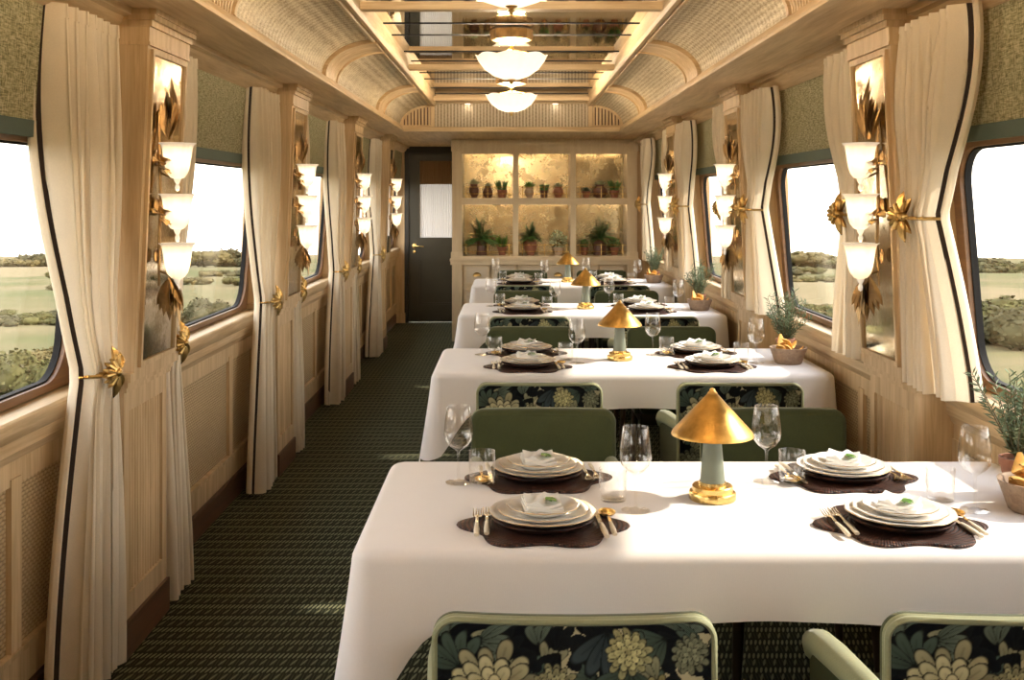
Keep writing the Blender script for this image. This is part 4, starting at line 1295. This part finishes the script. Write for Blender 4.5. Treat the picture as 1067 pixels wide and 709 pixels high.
def make_spoon():
    R = empty('spoon', label='x', cat='spoon', group='spoons beside the plates')
    mb = MB(); mb.tube([(0, -.09, .004), (0, -.06, .006), (0, -.01, .007)], [.006, .0065, .0042], 8, .6); mb.build('handle', M['handle'], R, 60)
    mb = MB(); mb.tube([(0, -.012, .007), (0, .02, .010), (0, .035, .007)], [.0035, .003, .003], 8, .5)
    mb.grid(lambda u, v: (.020 * math.cos(2 * PI * u) * math.sin(PI / 2 * v), .060 + .028 * math.sin(2 * PI * u) * math.sin(PI / 2 * v), .0105 - .007 * math.cos(PI / 2 * v)), 24, 6)
    mb.grid(lambda u, v: (.0205 * math.cos(2 * PI * u) * math.sin(PI / 2 * v), .060 + .0285 * math.sin(2 * PI * u) * math.sin(PI / 2 * v), .0100 - .009 * math.cos(PI / 2 * v)), 24, 6)
    mb.build('bowl', M['brass'], R, 60); return R
def make_wine():
    mb = MB()
    pr = [(0, .0), (.034, .0), (.0345, .0015), (.020, .004), (.006, .008), (.0036, .015), (.0032, .06), (.004, .082), (.010, .088), (.024, .097), (.035, .112), (.0385, .128), (.0375, .150), (.034, .176), (.0305, .200), (.0300, .2005), (.0297, .200), (.0332, .176), (.0367, .150), (.0377, .128), (.034, .113), (.023, .099), (.006, .091), (0, .090)]
    mb.lathe(pr, 40); return tag(mb.build('wine_glass', M['glass'], smooth=60), 'x', 'wine glass', 'clear wine glasses')
def make_tumbler():
    mb = MB(); mb.lathe([(0, 0), (.031, 0), (.033, .003), (.0350, .04), (.0345, .079), (.034, .080), (.0333, .079), (.0337, .04), (.0318, .009), (.029, .007), (0, .007)], 40)
    return tag(mb.build('tumbler', M['glass'], smooth=60), 'x', 'tumbler', 'clear water tumblers')
PR = {'placemat': Proto(make_placemat()), 'charger': Proto(make_charger()), 'dinner': Proto(make_plate(.122, .018, 'dinner_plate', 'large white dinner plates')),
      'salad': Proto(make_plate(.104, .015, 'salad_plate', 'middle plates of the white stacks')), 'side': Proto(make_plate(.083, .016, 'side_plate', 'small top plates of the white stacks')),
      'napkin': Proto(make_napkin()), 'fork': Proto(make_fork()), 'knife': Proto(make_knife()), 'spoon': Proto(make_spoon()), 'wine': Proto(make_wine()), 'tumbler': Proto(make_tumbler())}
Z = TZ
for k in range(4):
    for near in (True, False):
        for i, x in enumerate((.072, .885)):
            side = ('corridor', 'window')[i]
            y = (2.405 if near else 2.815) + 2.25 * k
            rnd = random.Random(k * 7 + i * 3 + near)
            rz = (0 if near else PI) + rnd.uniform(-.03, .03)
            where = 'at the %s %s-side place of the %s' % ('near' if near else 'far', side, TS[k])
            c, s_ = math.cos(rz), math.sin(rz)
            def W_(dx, dy, z=.008): return (x + dx * c - dy * s_, y + dx * s_ + dy * c, Z + z)
            PR['placemat'].put(W_(0, .0, .0005), rz, 'dark woven placemat ' + where)
            PR['charger'].put(W_(0, .0, .0085), rz, 'dark round charger plate ' + where)
            PR['dinner'].put(W_(0, 0, .018), rz, 'large white dinner plate ' + where)
            PR['salad'].put(W_(0, 0, .026), rz, 'middle white plate of the stack ' + where)
            PR['side'].put(W_(0, 0, .034), rz, 'small top plate of the stack ' + where)
            PR['napkin'].put(W_(-.002 if near else .0, -.002, .041), rz + rnd.uniform(-.25, .25) + (-.35 if i else 0) + (PI if not near else 0), 'folded napkin with sprig ' + where)
            PR['fork'].put(W_(-.150, -.012), rz + .04, 'outer fork ' + where)
            PR['fork'].put(W_(-.128, .0), rz + .04, 'inner fork ' + where)
            PR['knife'].put(W_(.130, -.01), rz + .08, 'table knife ' + where)
            PR['spoon'].put(W_(.152, .0), rz + .05, 'golden spoon ' + where)
            wx, wy = (.222, .125) if near else (.212, .035)
            PR['wine'].put(W_(wx, wy, .0005), rnd.uniform(0, 6), 'clear wine glass ' + where)
            tx, ty = (.175, .215) if near else (.165, .05)
            PR['tumbler'].put(W_(tx, ty if near else .048, .0005) if near else (W_(.150, .055, .0082)), rnd.uniform(0, 6), 'clear water tumbler ' + where)

# ------------------------------------------------------------------ bread bowls and rosemary pots
def make_bowl():
    mb = MB(); mb.lathe([(0, 0), (.055, 0), (.060, .004), (.083, .070), (.084, .073), (.078, .073), (.074, .068), (.054, .012), (0, .010)], 40)
    return tag(mb.build('bread_bowl', M['bowl_wood'], smooth=50), 'x', 'bowl', 'turned wooden bread bowls')
def make_bread():
    mb = MB()
    def fn(u, v):
        a = 2 * PI * u; t = v; x = -.045 + .09 * t; w = .020 * math.sin(PI * min(max(t, .02), .98)) ** .5
        n = 1 + .18 * math.sin(9 * t + 2 * math.cos(a)) * .6
        return (x, 1.15 * w * math.cos(a) * n, w * .30 * math.sin(a) * n + .012 * math.sin(7 * t) + 12 * (t - .5) ** 2 * .006)
    mb.grid(fn, 18, 22, cu=True); return tag(mb.build('bread_piece', M['bread'], smooth=180), 'x', 'bread', 'golden bread pieces in the wooden bowls')
def make_rosemary():
    R = empty('rosemary_plant', label='x', cat='potted plant', group='potted rosemary plants at the window end of the tables')
    mb = MB(); pot(mb, 'tapered', .095, .042); mb.build('pot', M['terracotta'], R)
    mb = MB(); mb.lathe([(.036, 0), (.02, .004), (0, .006)], 14, (0, 0, .082)); mb.build('soil', M['soil'], R)
    o = foliage('rosemary', .20, .1, 11).build('foliage', [M['leaf_grey'], M['twig']], R, 60, False); o.location.z = .085
    return R
bowl_p, bread_p, rose_p = Proto(make_bowl()), Proto(make_bread()), Proto(make_rosemary())
for k in range(4):
    bx, by = 1.252, 2.525 + 2.25 * k
    bowl_p.put((bx, by, Z + .0005), k, 'turned wooden bread bowl at the window end of the %s' % TN[k])
    for q, (dx, dy, dz, rz, tilt, w) in enumerate(((-.030, -.020, .062, .3, .15, 'flat at the front'), (-.030, .018, .064, .9, -.1, 'behind'), (.012, -.030, .062, -.5, .1, 'at the window side'), (.0, .0, .083, .2, .25, 'on top'), (-.012, .030, .086, 1.4, -.3, 'leaning at the back'))):
        o = bread_p.put((bx + dx, by + dy, Z + dz), rz + k, 'golden bread piece %s in the bowl on the %s' % (w, TS[k]))
        o.rotation_euler = (0, tilt, rz + .4 * k)
    rose_p.put((1.275, by + .135, Z + .0005), 1.3 * k, 'leafy rosemary in a terracotta pot behind the bread bowl, %s' % TN[k])
# ------------------------------------------------------------------ countryside outside
def land_z(x, y):
    Y = max(0.0, y + abs(x) * .15)
    pts = [(-200, -2.6), (0, -2.7), (12, -3.0), (26, -3.6), (60, -5.4), (150, -10.5), (300, -18.5), (420, -23.), (600, -31.), (900, -60.)]
    for (a, za), (b, zb) in zip(pts[:-1], pts[1:]):
        if Y <= b: z = za + (zb - za) * (Y - a) / (b - a); break
    else: z = pts[-1][1]
    return z + mnoise.noise((x * .012, y * .012, 0)) * min(3.0, .012 * (abs(x) + Y)) + mnoise.noise((x * .08, y * .08, 4)) * .12
m = Mat('patchwork_fields')
x, y, z = m.xyz()
v = m.new('ShaderNodeTexVoronoi'); m.put(v.inputs['Vector'], m.vec(x * .010, y * .008, 0.0)); v.inputs['Scale'].default_value = 1.6
n = m.noise(.35, None, 5); n2 = m.noise(.02, None, 3)
col = m.ramp(S(m, v.outputs['Color']), [(.25, (.060, .070, .022)), (.42, (.150, .118, .062)), (.55, (.050, .062, .018)), (.75, (.165, .13, .073))])
col = m.mix(n * .2, col, (.135, .11, .06)); col = m.mix(n2 * .25, col, (.075, .08, .03))
n3 = m.noise(1.0, m.vec(x * .9, y * .25, 0.0), 5, .65); n4 = m.noise(.06, None, 4, .6)
col = m.mix(((n3 - .42) * 3.0).clamp() * .55, col, (.052, .052, .018)); col = m.mix(((n4 - .40) * 4.0).clamp() * .75, col, (.150, .112, .064))
FIELD = m.end(m.pbsdf(col, .95, Specular_IOR_Level=.05))
mb = MB()
for s in (-1, 1):
    def fn(u, w):
        y = -60 + 760 * w ** 1.6; x = s * (2.4 + (420) * u ** 2.2); return (x, y, land_z(x, y))
    mb.grid(fn, 70, 110)
mb.grid(lambda u, w: (-2.4 + 4.8 * u, -60 + 760 * w ** 1.6, -2.75 - .02 * w * 700), 1, 40)
tag(mb.build('field', FIELD, smooth=180), kind='structure')

LEAFM = []
for nme, c in (('hedge_green', (.075, .070, .026)), ('hedge_olive', (.110, .088, .038)), ('hedge_dark', (.060, .054, .026))):
    mm = Mat(nme); nn = mm.noise(1.3, None, 3)
    cc = mm.ramp(nn, [(.3, tuple(q * .7 for q in c)), (.7, tuple(q * 1.5 for q in c))]); LEAFM.append(mm.end(mm.pbsdf(cc, .9, Specular_IOR_Level=.05)))
def bush_mesh(seed, n, tall):
    rnd = random.Random(seed); mb = MB()
    blobs = [(rnd.gauss(0, .42), rnd.gauss(0, .42), (.25 + rnd.random() * .5) * tall, rnd.uniform(.28, .50)) for _ in range(11)]
    for k in range(n):
        bx, by, bz, br = blobs[k % len(blobs)]
        d = Vector((rnd.gauss(0, 1), rnd.gauss(0, 1), rnd.gauss(0, 1))).normalized()
        p = Vector((bx, by, bz)) + d * br * rnd.uniform(.8, 1.05)
        if p.z < 0: p.z = rnd.random() * .2
        t = (d + Vector((rnd.gauss(0, .6), rnd.gauss(0, .6), rnd.gauss(0, .4)))).normalized(); sd = t.orthogonal(); sd.rotate(Matrix.Rotation(rnd.uniform(0, 6), 3, t))
        L = rnd.uniform(.05, .10) * (1 if n > 1500 else 1.9); u = t.cross(sd)
        q = [p - sd * L * .5, p + u * L * .5, p + sd * L * .5, p - u * L * .5]
        b = len(mb.v); mb.v += [tuple(w) for w in q]; mb.face((b, b + 1, b + 2, b + 3))
    for bx, by, bz, br in blobs:
        bm = bmesh.new(); bmesh.ops.create_icosphere(bm, subdivisions=2, radius=br * .86); mb.bm(bm, Matrix.Translation((bx, by, max(bz, br * .5))))
    return mb
def make_tree(kind, seed):
    R = empty('tree' if kind == 'tree' else 'bush', label='x', cat=kind, group='%ss in the fields outside' % kind)
    big = kind == 'bush'
    mb = bush_mesh(seed, 2600 if big else 900, 1.0 if big else 1.1)
    o = mb.build('foliage', LEAFM[seed % 3], R, 60, False); o.location.z = 0 if big else .15
    t = MB(); t.tube([(0, 0, -.15), (.02, 0, .5), (0, .02, .9)], [.09, .07, .04], 8); t.build('trunk', M['twig'], R)
    return R
protos = {'bush': [Proto(make_tree('bush', q)) for q in (0, 1, 2)], 'tree': [Proto(make_tree('tree', q)) for q in (3, 4, 5)]}
def plant(kind, which, px, Y, h, w, lab, grp, rz):
    x = (px - 533) * Y / 1100.0
    protos[kind][which].put((x, Y, land_z(x, Y) - .1), rz, lab, grp, (w, w, h))
rnd = random.Random(21)
SIDEW = lambda px: 'corridor-side' if px < 533 else 'table-side'
# big bushes near the line
for i, (px, Y, h, w) in enumerate(((22, 28, 1.15, 1.2), (45, 29, 1.1, 1.2), (3, 30, .9, 1.3), (-25, 28, 1.2, 1.4), (60, 33, 1.1, 1.2), (1045, 43, 1.6, 2.2), (1070, 45, 1.8, 2.4), (1022, 46, 1.5, 2.0), (1100, 44, 1.7, 2.3), (866, 50, 1.2, 1.4), (845, 54, 1.0, 1.5), (218, 60, 1.5, 1.6))):
    plant('bush', i % 3, px, Y, h, w, 'leafy bush close to the train outside the %s windows' % SIDEW(px), 'nearby bushes outside the %s windows' % SIDEW(px), i * 1.7)
# hedge rows
for row, (Y, h) in enumerate(((62, .55), (68, .5), (120, .9), (200, 1.3))):
    for side in (-1, 1):
        for i in range(9 if row < 2 else 7):
            px = 533 + side * (250 + i * 35 + rnd.uniform(-8, 8) + (15 if row == 1 else 0))
            plant('bush', rnd.randint(0, 2), px, Y + rnd.uniform(-1.5, 1.5) * (1 + row), h * rnd.uniform(.8, 1.2), h * rnd.uniform(1.9, 2.8), 'hedge bush in a field boundary outside the %s windows' % SIDEW(px), 'hedge rows outside the %s windows' % SIDEW(px), rnd.uniform(0, 6))
# woods on the ridge
for side in (-1, 1):
    for i in range(44):
        px = 533 + side * (235 + i * 7.5 + rnd.uniform(-3, 3)); Y = rnd.uniform(285, 340)
        hh = rnd.uniform(1.6, 3.2) * (1.25 if (i // 6) % 2 else .75)
        plant('tree', rnd.randint(0, 2), px, Y, hh, hh * rnd.uniform(1.3, 2.2), 'distant tree on the ridge outside the %s windows' % SIDEW(px), 'woods on the ridge outside the %s windows' % SIDEW(px), rnd.uniform(0, 6))
# ------------------------------------------------------------------ light
w = bpy.data.worlds.new('sky'); SC.world = w; w.use_nodes = True
nt = w.node_tree; nt.nodes.clear()
out = nt.nodes.new('ShaderNodeOutputWorld'); bg = nt.nodes.new('ShaderNodeBackground')
tc = nt.nodes.new('ShaderNodeTexCoord'); sp = nt.nodes.new('ShaderNodeSeparateXYZ'); rp = nt.nodes.new('ShaderNodeValToRGB')
mp = nt.nodes.new('ShaderNodeMapRange'); mp.inputs[1].default_value = -.25; mp.inputs[2].default_value = .9
nt.links.new(tc.outputs['Generated'], sp.inputs[0]); nt.links.new(sp.outputs[2], mp.inputs[0]); nt.links.new(mp.outputs[0], rp.inputs[0])
e = rp.color_ramp.elements
e[0].position = .0; e[0].color = (.98, .90, .80, 1); e[1].position = 1; e[1].color = (.62, .68, .80, 1)
q = e.new(.22); q.color = (1.0, .92, .81, 1); q = e.new(.45); q.color = (.93, .89, .84, 1)
nt.links.new(rp.outputs[0], bg.inputs[0]); bg.inputs[1].default_value = 2.0
nt.links.new(bg.outputs[0], out.inputs[0])

def light(kind, name, loc, energy, color, size=.1, rot=None):
    d = bpy.data.lights.new(name, kind); d.energy = energy; d.color = color
    if kind == 'POINT': d.shadow_soft_size = size
    if kind == 'SUN': d.angle = size
    o = bpy.data.objects.new(name, d); COL.objects.link(o); o.location = loc
    if rot: o.rotation_euler = rot
    return o
d = Vector((-.95, -.12, -.72)).normalized()      # sunlight through the windows beside the tables
sun = light('SUN', 'sun', (20, 5, 20), 2.4, (1, .90, .76), math.radians(1.5))
sun.rotation_euler = d.to_track_quat('-Z', 'Y').to_euler()
for j in PEND:
    light('POINT', 'ceiling_lamp_light', (0, PY(j), 2.25), {0: 120, 3: 62}.get(j, 38), (1, .80, .56) if j else (1, .74, .46), .12)  # the added unseen lamp gets extra power as fill from the camera end
SC.view_settings.exposure = 1.7
